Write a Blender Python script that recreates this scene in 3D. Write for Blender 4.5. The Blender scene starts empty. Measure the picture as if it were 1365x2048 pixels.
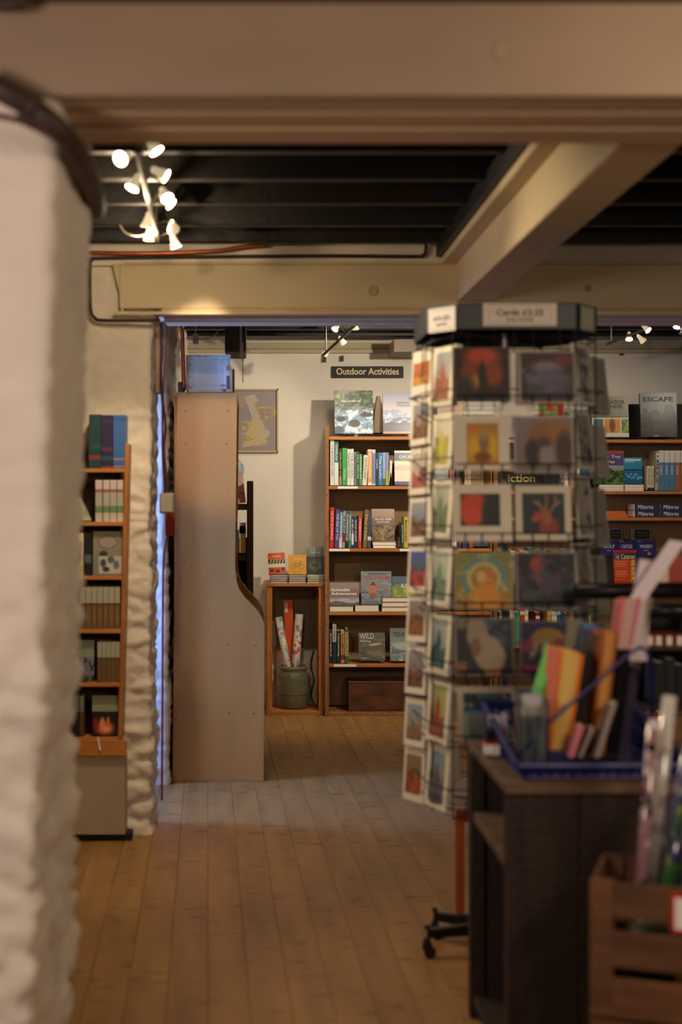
import bpy, bmesh, math, random
import numpy as np
from mathutils import Vector as V, Matrix as Mx, noise as mn

sc = bpy.context.scene
COL = sc.collection
F = 2844.0          # focal length in pixels of the 1365x2048 frame (50 mm on a 24x36 sensor)
H = 1.45            # camera height
CX, CY = 511.0, 992.0   # where the room's depth direction vanishes
R = math.radians

def P(px, py, Y):   # where a point of the photograph lies at distance Y
    return V(((px - CX) * Y / F, Y, H - (py - CY) * Y / F))
def X(px, Y): return (px - CX) * Y / F
def Z(py, Y): return H - (py - CY) * Y / F

# ------------------------------------------------------------------ camera
cam = bpy.data.cameras.new('camera'); camo = bpy.data.objects.new('camera', cam)
COL.objects.link(camo); sc.camera = camo
cam.sensor_fit = 'VERTICAL'; cam.sensor_height = 36; cam.sensor_width = 24; cam.lens = 50
cam.shift_x = (682.5 - CX) / 2048; cam.shift_y = (CY - 1024) / 2048
camo.location = (0, 0, H); camo.rotation_euler = (R(90), 0, 0)
cam.dof.use_dof = True; cam.dof.focus_distance = 9.3; cam.dof.aperture_fstop = 1.9
cam.clip_start = 0.05

# ------------------------------------------------------------------ view, sky
sc.view_settings.view_transform = 'Standard'; sc.view_settings.look = 'None'
sc.view_settings.gamma = 1; sc.view_settings.use_curve_mapping = False
sc.view_settings.exposure = 0.0
w = bpy.data.worlds.new('sky'); sc.world = w; w.use_nodes = True
w.node_tree.nodes['Background'].inputs[0].default_value = (.36, .5, 1, 1)
w.node_tree.nodes['Background'].inputs[1].default_value = .8

def light(name, kind, loc, energy, col, target=None, size=.05, size_y=None, spot=80, blend=.6):
    l = bpy.data.lights.new(name, kind); l.energy = energy; l.color = col
    if kind == 'AREA':
        l.shape = 'RECTANGLE'; l.size = size; l.size_y = size_y or size
    elif kind == 'SPOT':
        l.spot_size = R(spot); l.spot_blend = blend; l.shadow_soft_size = size
    else: l.shadow_soft_size = size
    o = bpy.data.objects.new(name, l); COL.objects.link(o); o.location = loc
    if target is not None:
        o.rotation_euler = (V(target) - V(loc)).to_track_quat('-Z', 'Y').to_euler()
    return o
WARM = (1, .77, .5)      # halogen spots of the middle room
PALE = (1, .86, .66)     # cooler spots of the far room
# daylight at the side window between the two rooms
light('daylight', 'AREA', (-1.80, 6.62, 1.25), 165, (.20, .37, 1.0), target=(-.5, 6.95, .9), size=.6, size_y=1.6)
# unseen area lights added to brighten the near beam and the pier
light('near_fill_light', 'AREA', (1.7, 1.5, 2.2), 25, (1, .80, .60), target=(1.5, 2.8, 1.9), size=.5, size_y=.5)
light('near_fill_light', 'AREA', (-1.1, 1.0, 1.9), 24, (1, .83, .74), target=(-.75, 2.9, .9), size=.4, size_y=.4)
# unseen spot at the right, aimed at the far-right bookcase
light('right_spot', 'SPOT', (2.9, 8.3, 2.4), 12, PALE, target=(2.2, 9.6, .9), size=.05, spot=110)
# light spilling backwards and sideways out of the open spotlight reflectors
light('spill', 'POINT', (-.40, 4.6, 2.37), 10, WARM, size=.012)
light('spill', 'POINT', (-.40, 5.2, 2.37), 9, WARM, size=.012)
light('spill', 'POINT', (.66, 8.78, 2.46), 1.4, PALE, size=.012)

# ------------------------------------------------------------------ materials
def lin(c):
    return tuple(((x/255)/12.92 if x/255 <= .04045 else ((x/255+.055)/1.055)**2.4) for x in c[:3])
MATS = {}
def mat(col, rough=.6, metal=0., var=0., scale=(8, 8, 8), bump=0., bscale=60., name=None, coat=0., emit=0., det=4, rnd=0.):
    key = (name, tuple(col), rough, metal, var, scale, bump, emit, rnd)
    if key in MATS: return MATS[key]
    m = bpy.data.materials.new(name or 'plain'); m.use_nodes = True
    n = m.node_tree.nodes; l = m.node_tree.links; b = n['Principled BSDF']
    c = lin(col)
    b.inputs['Base Color'].default_value = (*c, 1); b.inputs['Roughness'].default_value = rough
    b.inputs['Metallic'].default_value = metal; b.inputs['Coat Weight'].default_value = coat
    if emit:
        b.inputs['Emission Color'].default_value = (*c, 1); b.inputs['Emission Strength'].default_value = emit
    if var or bump:
        tc = n.new('ShaderNodeTexCoord'); mp = n.new('ShaderNodeMapping'); mp.inputs['Scale'].default_value = scale
        l.new(tc.outputs['Object'], mp.inputs['Vector'])
        vec = mp.outputs['Vector']
        if rnd:
            oi = n.new('ShaderNodeObjectInfo'); va = n.new('ShaderNodeVectorMath'); va.operation = 'ADD'
            mu = n.new('ShaderNodeMath'); mu.operation = 'MULTIPLY'; mu.inputs[1].default_value = 57.
            l.new(oi.outputs['Random'], mu.inputs[0]); l.new(mu.outputs[0], va.inputs[1]); l.new(vec, va.inputs[0]); vec = va.outputs[0]
    if var:
        t = n.new('ShaderNodeTexNoise'); t.inputs['Scale'].default_value = 1; t.inputs['Detail'].default_value = det
        l.new(vec, t.inputs['Vector'])
        rp = n.new('ShaderNodeValToRGB'); e = rp.color_ramp.elements
        e[0].position = .3; e[1].position = .7
        e[0].color = (*[max(0, x*(1-var)) for x in c], 1); e[1].color = (*[min(1, x*(1+var)) for x in c], 1)
        l.new(t.outputs['Fac'], rp.inputs['Fac'])
        out = rp.outputs['Color']
        if rnd:
            hs = n.new('ShaderNodeHueSaturation'); mr = n.new('ShaderNodeMapRange')
            mr.inputs['To Min'].default_value = 1-rnd; mr.inputs['To Max'].default_value = 1+rnd
            l.new(oi.outputs['Random'], mr.inputs['Value']); l.new(mr.outputs[0], hs.inputs['Value']); l.new(out, hs.inputs['Color']); out = hs.outputs['Color']
        l.new(out, b.inputs['Base Color'])
    if bump:
        t2 = n.new('ShaderNodeTexNoise'); t2.inputs['Scale'].default_value = bscale; t2.inputs['Detail'].default_value = 5
        l.new(tc.outputs['Object'], t2.inputs['Vector'])
        bp = n.new('ShaderNodeBump'); bp.inputs['Strength'].default_value = bump; bp.inputs['Distance'].default_value = .01
        l.new(t2.outputs['Fac'], bp.inputs['Height']); l.new(bp.outputs['Normal'], b.inputs['Normal'])
    MATS[key] = m; return m
def printmat(rough=.4):
    key = ('print', rough)
    if key in MATS: return MATS[key]
    m = bpy.data.materials.new('print'); m.use_nodes = True
    n = m.node_tree.nodes; b = n['Principled BSDF']
    a = n.new('ShaderNodeVertexColor'); a.layer_name = 'Col'
    m.node_tree.links.new(a.outputs['Color'], b.inputs['Base Color']); b.inputs['Roughness'].default_value = rough
    MATS[key] = m; return m

PLASTER = mat((222, 208, 186), .9, var=.05, scale=(2, 2, 2), bump=.25, bscale=25, name='plaster')
WHITEWASH = mat((224, 212, 194), .85, var=.07, scale=(5, 5, 5), bump=.5, bscale=30, name='whitewash')
GREY_PLASTER = mat((226, 219, 206), .9, var=.06, scale=(2, 2, 2), bump=.2, bscale=25, name='far_plaster')
CREAM = mat((200, 182, 146), .7, var=.06, scale=(1.5, 1.5, 3), bump=.1, bscale=12, name='cream_paint')
CREAM2 = mat((196, 166, 132), .6, var=.08, scale=(1.5, 6, 3), name='cream_board')
SOOT = mat((17, 12, 9), .5, var=.3, scale=(1.5, 9, 9), bump=.2, bscale=30, name='dark_joist')
SOOTB = mat((10, 8, 6), .8, name='dark_ceiling')
PINE = mat((176, 112, 50), .5, var=.22, scale=(3, 30, 30), name='pine')
PINEV = mat((182, 108, 44), .5, var=.25, scale=(30, 30, 3), name='pine_upright')
OLDPINE = mat((150, 100, 54), .55, var=.3, scale=(30, 30, 4), name='old_pine')
SHELFD = mat((56, 42, 30), .7, var=.2, scale=(6, 6, 6), name='dark_brown_board')  # dark brown colour for backs, steps and ledges
BACKB = mat((158, 132, 100), .8, var=.08, scale=(3, 3, 3), name='bookcase_back')
BIRCH = mat((188, 134, 70), .45, var=.1, scale=(9, 9, 1.2), name='birch_veneer', det=6)
DARKW = mat((50, 26, 20), .4, var=.3, scale=(30, 30, 4), name='dark_stained_wood')
DESKW = mat((44, 29, 19), .6, var=.45, scale=(26, 26, 3), bump=.4, bscale=60, name='weathered_dark_wood', rnd=.25)
DESKL = mat((96, 72, 52), .6, var=.35, scale=(4, 26, 26), bump=.3, bscale=60, name='lit_desk_plank', rnd=.2)  # desk wood coloured lighter where the top and shelf are lit
CRATEW = mat((98, 62, 34), .65, var=.35, scale=(4, 30, 30), bump=.3, name='crate_wood', rnd=.2)
METAL = mat((150, 145, 138), .35, 1, name='brushed_metal')
CHROME = mat((215, 212, 205), .2, 1, name='chrome')
BLACK = mat((18, 18, 20), .45, name='black_plastic')
BLKM = mat((40, 38, 38), .35, .7, name='black_metal')
WIRE = mat((36, 34, 33), .4, .6, name='rack_wire')
BLUEP = mat((10, 18, 92), .4, name='blue_plastic')
PAPER = mat((236, 228, 208), .8, var=.05, scale=(40, 40, 40), name='page_edges')
WHITE = mat((238, 236, 230), .5, name='white_card')
CREAMCARD = mat((232, 224, 200), .5, name='cream_card')
COPPER = mat((170, 90, 45), .35, .8, name='copper')
PIPE = mat((52, 32, 24), .6, var=.4, scale=(30, 30, 30), name='brown_pipe')
LENS = mat((255, 236, 205), .3, emit=26, name='lit_lamp')
REFL = mat((225, 205, 165), .3, .2, name='lamp_reflector', emit=.6)
CLEAR = None
def clearmat():
    global CLEAR
    if CLEAR: return CLEAR
    m = bpy.data.materials.new('clear_plastic'); m.use_nodes = True
    n = m.node_tree.nodes; l = m.node_tree.links; n.remove(n['Principled BSDF'])
    t = n.new('ShaderNodeBsdfTransparent'); g = n.new('ShaderNodeBsdfGlossy'); g.inputs['Roughness'].default_value = .12
    t.inputs[0].default_value = (.86, .9, .93, 1)
    mx = n.new('ShaderNodeMixShader'); fr = n.new('ShaderNodeFresnel'); fr.inputs[0].default_value = 1.5
    l.new(fr.outputs[0], mx.inputs[0]); l.new(t.outputs[0], mx.inputs[1]); l.new(g.outputs[0], mx.inputs[2])
    l.new(mx.outputs[0], n['Material Output'].inputs['Surface'])
    CLEAR = m; return m

# ------------------------------------------------------------------ objects
MW = {}     # world matrix of every object that parents something
def put(name, me, parent=None, M=None):
    o = bpy.data.objects.new(name, me); COL.objects.link(o)
    M = M or Mx.Identity(4)
    if parent is not None:
        o.parent = parent; o.matrix_basis = M; MW[o.name] = MW[parent.name] @ M
    else:
        o.matrix_basis = M; MW[o.name] = M.copy()
    return o
def tag(o, label=None, cat=None, group=None, kind=None):
    if label: o['label'] = label
    if label and not 4 <= len(label.replace('-', ' ').split()) <= 16: print('LABELLEN', label)
    if cat: o['category'] = cat
    if group: o['group'] = group
    if kind: o['kind'] = kind
    return o
def thing(name, label, cat, loc=(0, 0, 0), group=None, M=None):
    o = put(name, None, None, M or Mx.Translation(V(loc))); return tag(o, label, cat, group)

class MB:
    def __init__(s): s.v = []; s.f = []; s.m = []
    def add(s, vs, fs, mi=0):
        k = len(s.v); s.v += [tuple(q) for q in vs]; s.f += [[i+k for i in f] for f in fs]; s.m += [mi]*len(fs); return s
    def box(s, x0, x1, y0, y1, z0, z1, mi=0, M=None):
        vs = [V((x, y, z)) for z in (z0, z1) for y in (y0, y1) for x in (x0, x1)]
        if M is not None: vs = [M @ q for q in vs]
        return s.add(vs, [(0, 2, 3, 1), (4, 5, 7, 6), (0, 1, 5, 4), (2, 6, 7, 3), (0, 4, 6, 2), (1, 3, 7, 5)], mi)
    def tube(s, pts, r, n=8, mi=0, caps=True):
        pts = [V(p) for p in pts]; rings = []
        rr = r if isinstance(r, (list, tuple)) else [r]*len(pts)
        ref = V((0, 0, 1))
        d0 = (pts[1]-pts[0]).normalized()
        if abs(d0.z) > .9: ref = V((1, 0, 0))
        a = d0.cross(ref).normalized()
        for i, p in enumerate(pts):
            d = (pts[min(i+1, len(pts)-1)] - pts[max(i-1, 0)]).normalized()
            a = (a - d*a.dot(d)).normalized(); b = d.cross(a)
            rings.append([p + (a*math.cos(t) + b*math.sin(t))*rr[i] for t in [2*math.pi*k/n for k in range(n)]])
        vs = [q for rg in rings for q in rg]; fs = []
        for i in range(len(pts)-1):
            for k in range(n):
                fs.append((i*n+k, i*n+(k+1) % n, (i+1)*n+(k+1) % n, (i+1)*n+k))
        if caps: fs += [tuple(reversed(range(n))), tuple(range((len(pts)-1)*n, len(pts)*n))]
        return s.add(vs, fs, mi)
    def lathe(s, prof, c=(0, 0, 0), n=28, mi=0):
        vs = []; fs = []
        for (r, z) in prof:
            for k in range(n):
                t = 2*math.pi*k/n; vs.append((c[0]+r*math.cos(t), c[1]+r*math.sin(t), c[2]+z))
        for i in range(len(prof)-1):
            for k in range(n): fs.append((i*n+k, i*n+(k+1) % n, (i+1)*n+(k+1) % n, (i+1)*n+k))
        return s.add(vs, fs, mi)
    def prism(s, poly, y0, y1, mi=0):     # polygon in xz, extruded in y
        n = len(poly); vs = [(x, y0, z) for x, z in poly] + [(x, y1, z) for x, z in poly]
        fs = [tuple(range(n)), tuple(reversed(range(n, 2*n)))] + [(i, i+n, (i+1) % n+n, (i+1) % n) for i in range(n)]
        return s.add(vs, fs, mi)
    def build(s, name, mats, parent=None, world=False, M=None, bevel=0, smooth=False):
        if not isinstance(mats, (list, tuple)): mats = [mats]
        vs = s.v
        if world and parent is not None:
            inv = MW[parent.name].inverted(); vs = [inv @ V(q) for q in vs]
        me = bpy.data.meshes.new(name); me.from_pydata([tuple(q) for q in vs], [], s.f)
        for m in mats: me.materials.append(m)
        if len(mats) > 1: me.polygons.foreach_set('material_index', s.m)
        bm = bmesh.new(); bm.from_mesh(me); bmesh.ops.recalc_face_normals(bm, faces=bm.faces)
        if bevel: bmesh.ops.bevel(bm, geom=list(bm.edges), offset=bevel, segments=1, affect='EDGES', clamp_overlap=True)
        bm.to_mesh(me); bm.free()
        if smooth: me.polygons.foreach_set('use_smooth', [True]*len(me.polygons))
        me.update()
        return put(name, me, parent, M)
def B(name, mats, x0, x1, y0, y1, z0, z1, parent=None, bevel=.0015, world=True):
    return MB().box(min(x0,x1), max(x0,x1), y0, y1, min(z0,z1), max(z0,z1)).build(name, mats, parent, world, bevel=bevel)
def struct(o): o['kind'] = 'structure'; return o
def smooth_path(pts, k=5):
    pts = [V(p) for p in pts]; out = []
    for i in range(len(pts)-1):
        p0 = pts[max(i-1, 0)]; p1 = pts[i]; p2 = pts[i+1]; p3 = pts[min(i+2, len(pts)-1)]
        for j in range(k):
            t = j/k
            out.append(.5*((2*p1)+(p2-p0)*t+(2*p0-5*p1+4*p2-p3)*t*t+(3*p1-p0-3*p2+p3)*t**3))
    out.append(pts[-1]); return out

# ------------------------------------------------------------------ prints (flat pictures as vertex colours)
def vn(h, w, sx, sy, seed):
    r = np.random.RandomState(seed); g = r.rand(max(2, sy)+1, max(2, sx)+1)
    y = np.linspace(0, g.shape[0]-1.001, h); x = np.linspace(0, g.shape[1]-1.001, w)
    yi = y.astype(int); xi = x.astype(int); fy = (y-yi)[:, None]; fx = (x-xi)[None]
    fy = fy*fy*(3-2*fy); fx = fx*fx*(3-2*fx)
    a = g[yi][:, xi]; b = g[yi][:, xi+1]; c = g[yi+1][:, xi]; d = g[yi+1][:, xi+1]
    return a*(1-fx)*(1-fy)+b*fx*(1-fy)+c*(1-fx)*fy+d*fx*fy
class Cv:
    def __init__(s, w, h, base=(255, 255, 255)):
        s.w, s.h = w, h; s.a = np.ones((h, w, 3))*np.array(base, float)
        s.u, s.v = np.meshgrid((np.arange(w)+.0)/(w-1), (np.arange(h)+.0)/(h-1))
    def mix(s, m, c):
        m = np.clip(m, 0, 1)[..., None]; s.a = s.a*(1-m)+np.array(c, float)*m; return s
    def grad(s, c0, c1, v0=0, v1=1):
        t = np.clip((s.v-v0)/(v1-v0), 0, 1)[..., None]; m = ((s.v >= v0-1e-6) & (s.v <= v1+1e-6))[..., None]
        s.a = np.where(m, np.array(c0, float)*(1-t)+np.array(c1, float)*t, s.a); return s
    def rect(s, u0, u1, v0, v1, c): return s.mix(((s.u >= u0) & (s.u <= u1) & (s.v >= v0) & (s.v <= v1)).astype(float), c)
    def ell(s, cx, cy, rx, ry, c, soft=.15, rot=0):
        du, dv = s.u-cx, s.v-cy; a, b = math.cos(rot), math.sin(rot)
        d = np.sqrt(((du*a+dv*b)/rx)**2+((-du*b+dv*a)/ry)**2); return s.mix((1-d)/soft+.5, c)
    def ring(s, cx, cy, r, wd, c, asp=1.):
        d = np.abs(np.sqrt((s.u-cx)**2+((s.v-cy)*asp)**2)-r); return s.mix((wd-d)/(wd*.5)+.2, c)
    def line(s, x0, y0, x1, y1, wd, c):
        dx, dy = x1-x0, y1-y0; t = np.clip(((s.u-x0)*dx+(s.v-y0)*dy)/(dx*dx+dy*dy+1e-9), 0, 1)
        d = np.hypot(s.u-x0-t*dx, s.v-y0-t*dy); return s.mix((wd-d)/(wd*.4)+.3, c)
    def ridge(s, v0, amp, n, seed, c):
        r = vn(2, s.w, n, 2, seed)[0]; r2 = vn(2, s.w, n*3, 2, seed+9)[0]
        top = v0-amp*(r*.75+r2*.25); return s.mix((s.v-top[None])*s.h*.7, c)
    def poly(s, pts, c):
        inside = np.zeros(s.u.shape, bool); n = len(pts)
        for i in range(n):
            x1, y1 = pts[i]; x2, y2 = pts[(i+1) % n]
            if y1 == y2: continue
            cond = ((s.v < y1) != (s.v < y2)) & (s.u < (x2-x1)*(s.v-y1)/(y2-y1)+x1); inside ^= cond
        return s.mix(inside.astype(float), c)
    def noise(s, c, sx, sy, seed, lo=.5, hi=.8, v0=0, v1=1, u0=0, u1=1):
        f = vn(s.h, s.w, sx, sy, seed)*.6+vn(s.h, s.w, sx*2+1, sy*2+1, seed+77)*.28+vn(s.h, s.w, sx*4+3, sy*4+3, seed+99)*.2-.02
        m = np.clip((f-lo)/(hi-lo), 0, 1)
        return s.mix(m*((s.v >= v0) & (s.v <= v1) & (s.u >= u0) & (s.u <= u1)), c)
    def mesh(s, name, o, ux, uz, rough=.4):
        o, ux, uz = V(o), V(ux), V(uz); w, h = s.w, s.h
        vs = [tuple(o+ux*(i/(w-1))+uz*(1-j/(h-1))) for j in range(h) for i in range(w)]
        fs = [(j*w+i, (j+1)*w+i, (j+1)*w+i+1, j*w+i+1) for j in range(h-1) for i in range(w-1)]
        me = bpy.data.meshes.new(name); me.from_pydata(vs, [], fs); me.materials.append(printmat(rough))
        c = np.clip(s.a, 0, 255).reshape(-1, 3)/255; c = np.where(c <= .04045, c/12.92, ((c+.055)/1.055)**2.4)
        at = me.color_attributes.new('Col', 'FLOAT_COLOR', 'POINT')
        at.data.foreach_set('color', np.concatenate([c, np.ones((len(c), 1))], 1).astype(np.float32).ravel())
        return me
TXT = {}
def text_raw(t, bold):
    k = (t, bold)
    if k not in TXT:
        cu = bpy.data.curves.new('t', 'FONT'); cu.body = t; cu.offset = bold; cu.resolution_u = 3
        o = bpy.data.objects.new('t', cu); COL.objects.link(o)
        dg = bpy.context.evaluated_depsgraph_get(); me = bpy.data.meshes.new_from_object(o.evaluated_get(dg))
        vs = [v.co.copy() for v in me.vertices]; fs = [tuple(p.vertices) for p in me.polygons]
        bpy.data.objects.remove(o); bpy.data.meshes.remove(me)
        x0 = min(v.x for v in vs); x1 = max(v.x for v in vs); y0 = min(v.y for v in vs); y1 = max(v.y for v in vs)
        TXT[k] = ([((v.x-x0)/(x1-x0), (v.y-y0)/(y1-y0)) for v in vs], fs)
    return TXT[k]
def text(t, o, ux, uz, m, parent, name='title', bold=.0, world=False):
    vs, fs = text_raw(t, bold); o, ux, uz = V(o), V(ux), V(uz)
    n = ux.cross(uz).normalized()*.0004
    mb = MB(); mb.v = [o+ux*a+uz*b+n for a, b in vs]; mb.f = [list(f) for f in fs]; mb.m = [0]*len(fs)
    if world:
        inv = MW[parent.name].inverted(); mb.v = [inv @ q for q in mb.v]
    me = bpy.data.meshes.new(name); me.from_pydata([tuple(q) for q in mb.v], [], mb.f); me.materials.append(m)
    return put(name, me, parent)

# ------------------------------------------------------------------ books
def book_mesh(W, Ht, T, col, M, name='book', rough=.4, hard=True):
    t = min(.0025, T*.2); ins = .004 if hard else .001
    o = (MB().box(-W/2, W/2, 0, t, 0, Ht).box(-W/2, W/2, T-t, T, 0, Ht).box(-W/2, -W/2+t, t, T-t, 0, Ht)
         ).build(name, mat(col, rough, name='book_cover'), M=M)
    MB().box(-W/2+t, W/2-ins, t, T-t, ins, Ht-ins).build('pages', PAPER, o)
    return o
def add_texts(o, texts, W, Ht):
    for (s, u0, u1, v0, v1, c) in texts:
        text(s, (-W/2+u0*W, -.0012, Ht*(1-v1)), (W*(u1-u0), 0, 0), (0, 0, Ht*(v1-v0)), mat(c, .5, name='ink'), o, bold=.012)
def face(px0, px1, py0, py1, Y, label, paint=None, col=(60, 60, 60), T=.02, tilt=9, texts=(), group=None, res=1.5, name='book', yaw=0, cat='book', roll=0):
    W = abs(px1-px0)*Y/F; Ht = (py1-py0)*Y/F/math.cos(R(tilt)); base = P((px0+px1)/2, py1, Y)
    M = Mx.Translation(base) @ Mx.Rotation(R(yaw), 4, 'Z') @ Mx.Rotation(R(-tilt), 4, 'X') @ Mx.Rotation(R(roll), 4, 'Y')
    o = book_mesh(W, Ht, T, col, M, name); tag(o, label, cat, group)
    if paint:
        nw = max(12, int((px1-px0)*res)); nh = max(12, int((py1-py0)*res))
        cv = Cv(nw, nh, col); paint(cv)
        put('cover_print', cv.mesh('cover_print', (-W/2, -.0006, 0), (W, 0, 0), (0, 0, Ht), .32), o)
    add_texts(o, texts, W, Ht); return o
def spine(px0, px1, py0, py1, Y, label, col, bands=(), title=None, tc=(240, 240, 235), D=.17, lean=0, group=None, tv=(.1, .8), rough=.4, hard=False):
    T = abs(px1-px0)*Y/F*.97; Ht = (py1-py0)*Y/F; base = P((px0+px1)/2, py1, Y)
    M = Mx.Translation(base) @ Mx.Rotation(R(lean), 4, 'Y') @ Mx.Rotation(R(90), 4, 'Z') @ Mx.Translation((D/2, -T/2, 0))
    o = book_mesh(D, Ht, T, col, M, rough=rough, hard=hard); tag(o, label, 'book', group)
    e = .0005
    for (v0, v1, c) in bands:
        z0, z1 = Ht*(1-v1), Ht*(1-v0)
        MB().add([(-D/2-e, T, z0), (-D/2-e, 0, z0), (-D/2-e, 0, z1), (-D/2-e, T, z1)], [(0, 1, 2, 3)]).build('spine_band', mat(c, rough, name='print'), o)
    if title:
        hz = T*.55
        text(title, (-D/2-.0012, T/2+hz/2, Ht*(1-tv[0])), (0, 0, -Ht*(tv[1]-tv[0])), (0, -hz, 0), mat(tc, .5, name='ink'), o, bold=.01)
    return o
def flat(px0, px1, py0, py1, Y, label, col, D=.2, group=None, spine_out=False, yaw=0, title=None, tc=(240, 240, 240), tu=(.1, .8), name='book', cat='book', hard=True):
    W = abs(px1-px0)*Y/F; T = (py1-py0)*Y/F; base = P((px0+px1)/2, py1, Y)
    lay = Mx.Translation((0, 0, T)) @ Mx.Rotation(R(-90), 4, 'X')
    if spine_out:
        M = Mx.Translation(base) @ Mx.Rotation(R(yaw), 4, 'Z') @ Mx.Rotation(R(90), 4, 'Z') @ Mx.Translation((D/2, -W/2, 0)) @ lay
        o = book_mesh(D, W, T, col, M, name, hard=False)
        if title:   # on the spine, reading left to right; canonical z runs to the left once laid down
            text(title, (-D/2-.0012, T*.78, W*(1-tu[0])), (0, 0, -W*(tu[1]-tu[0])), (0, -T*.6, 0), mat(tc, .5, name='ink'), o, bold=.02)
    else:
        M = Mx.Translation(base) @ Mx.Rotation(R(yaw), 4, 'Z') @ lay
        o = book_mesh(W, D, T, col, M, name, hard=hard)
    return tag(o, label, cat, group)

# ================================================================== THE SETTING
def relief(p, amp, sx=.19, sz=.085, fine=.5):
    q = V((p.x/sx, p.y/sx, p.z/sz))
    q = q + mn.noise_vector(q*.7)*.5
    d, _ = mn.voronoi(q)
    j = min(1., (d[1]-d[0])*2.6); j = j*j*(3-2*j)
    h = mn.noise(V((d[0]*9, q.x*.2, q.z*.2)))*.3
    return amp*((j-.7)*.8 + h + mn.noise(V((p.x*3.1, p.y*3.1, p.z*3.3)))*.8 + mn.noise(V((p.x*16, p.y*16, p.z*22)))*fine + mn.noise(V((p.x*40, p.y*40, p.z*60)))*fine*.35)
def rough_wall(name, path, z0, z1, step, amp, lean=0., back=None, material=None, ampf=None, rc=.03):
    """whitewashed rubble: a path in plan, extruded in z and pushed along its normal; the wall stands to the left of the path's direction of travel reversed"""
    pts = []; L = 0
    path = [V((a, b, 0)) for a, b in path]
    for i in range(len(path)-1):
        a, b = path[i], path[i+1]; n = max(1, int((b-a).length/step))
        nor = V(((b-a).y, -(b-a).x, 0)).normalized()
        for k in range(n + (1 if i == len(path)-2 else 0)):
            pts.append((a+(b-a)*k/n, nor))
    nn = []
    for i in range(len(pts)):
        s = V((0, 0, 0))
        for j in range(-2, 3):
            s += pts[max(0, min(len(pts)-1, i+j))][1]
        nn.append(s.normalized())
    nz = int((z1-z0)/step); vs = []; fs = []
    for k in range(nz+1):
        z = z0+(z1-z0)*k/nz
        for (p, _), n in zip(pts, nn):
            q = V((p.x, p.y, z)); a = amp*(ampf(z) if ampf else 1)
            dd = relief(q, a)
            vs.append(q+n*dd+V((lean*(z-.95), 0, 0)))
    m = len(pts)
    for k in range(nz):
        for i in range(m-1): fs.append((k*m+i, k*m+i+1, (k+1)*m+i+1, (k+1)*m+i))
    me = bpy.data.meshes.new(name); me.from_pydata([tuple(v) for v in vs], [], fs); me.materials.append(material or WHITEWASH)
    me.polygons.foreach_set('use_smooth', [True]*len(fs)); me.update()
    return struct(put(name, me))

# --- floor: a slab below and boards of their own above it
fl = struct(MB().box(-3, 4.6, -2.6, 10.2, -.12, -.022).build('floor', mat((60, 42, 26), .8, name='under_floor')))
FLOORW = mat((158, 115, 62), .5, var=.2, scale=(14, 1.6, 8), bump=.25, bscale=40, name='worn_floorboard', rnd=.06, det=6)
def floor_detail(m):        # short dark knots and nail rows in the boards
    n = m.node_tree.nodes; l = m.node_tree.links; b = n['Principled BSDF']
    tc = n.new('ShaderNodeTexCoord'); mp = n.new('ShaderNodeMapping'); mp.inputs['Scale'].default_value = (9, 34, 1)
    oi = n.new('ShaderNodeObjectInfo'); va = n.new('ShaderNodeVectorMath'); va.operation = 'ADD'
    l.new(tc.outputs['Object'], mp.inputs[0]); l.new(mp.outputs[0], va.inputs[0])
    mu = n.new('ShaderNodeMath'); mu.operation = 'MULTIPLY'; mu.inputs[1].default_value = 91; l.new(oi.outputs['Random'], mu.inputs[0]); l.new(mu.outputs[0], va.inputs[1])
    t = n.new('ShaderNodeTexNoise'); t.inputs['Scale'].default_value = 1.0; t.inputs['Detail'].default_value = 3; l.new(va.outputs[0], t.inputs['Vector'])
    rp = n.new('ShaderNodeValToRGB'); e = rp.color_ramp.elements; e[0].position = .60; e[0].color = (0, 0, 0, 1); e[1].position = .70; e[1].color = (.75, .75, .75, 1)
    l.new(t.outputs['Fac'], rp.inputs[0])
    mx = n.new('ShaderNodeMixRGB'); src = b.inputs['Base Color'].links[0].from_socket
    l.new(rp.outputs[0], mx.inputs[0]); l.new(src, mx.inputs[1]); mx.inputs[2].default_value = (*lin((62, 38, 22)), 1); l.new(mx.outputs[0], b.inputs['Base Color'])
floor_detail(FLOORW)
rng = random.Random(4); ang = math.atan(95/2844); BW = .1185
board_me = {}
for i in range(-15, 38):
    y = 1.9 - rng.random()*1.5
    while y < 9.9:
        Ln = rng.choice([1.5, 1.9, 2.3, 2.7, 3.1]); y1 = min(y+Ln, 10.0)
        key = round(y1-y, 2)
        if key not in board_me:
            o_ = MB().box(.001, BW-.0002, 0, key-.001, -.022, 0).build('floorboard', FLOORW, bevel=.0009); board_me[key] = o_.data; bpy.data.objects.remove(o_)
        o = bpy.data.objects.new('floorboard', board_me[key]); COL.objects.link(o); o.parent = fl
        c, s = math.cos(ang), math.sin(ang); lx = i*BW
        o.matrix_basis = Mx.Translation((lx*c - y*s, lx*s + y*c, rng.uniform(-.0012, .0004))) @ Mx.Rotation(ang, 4, 'Z')
        y = y1

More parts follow.
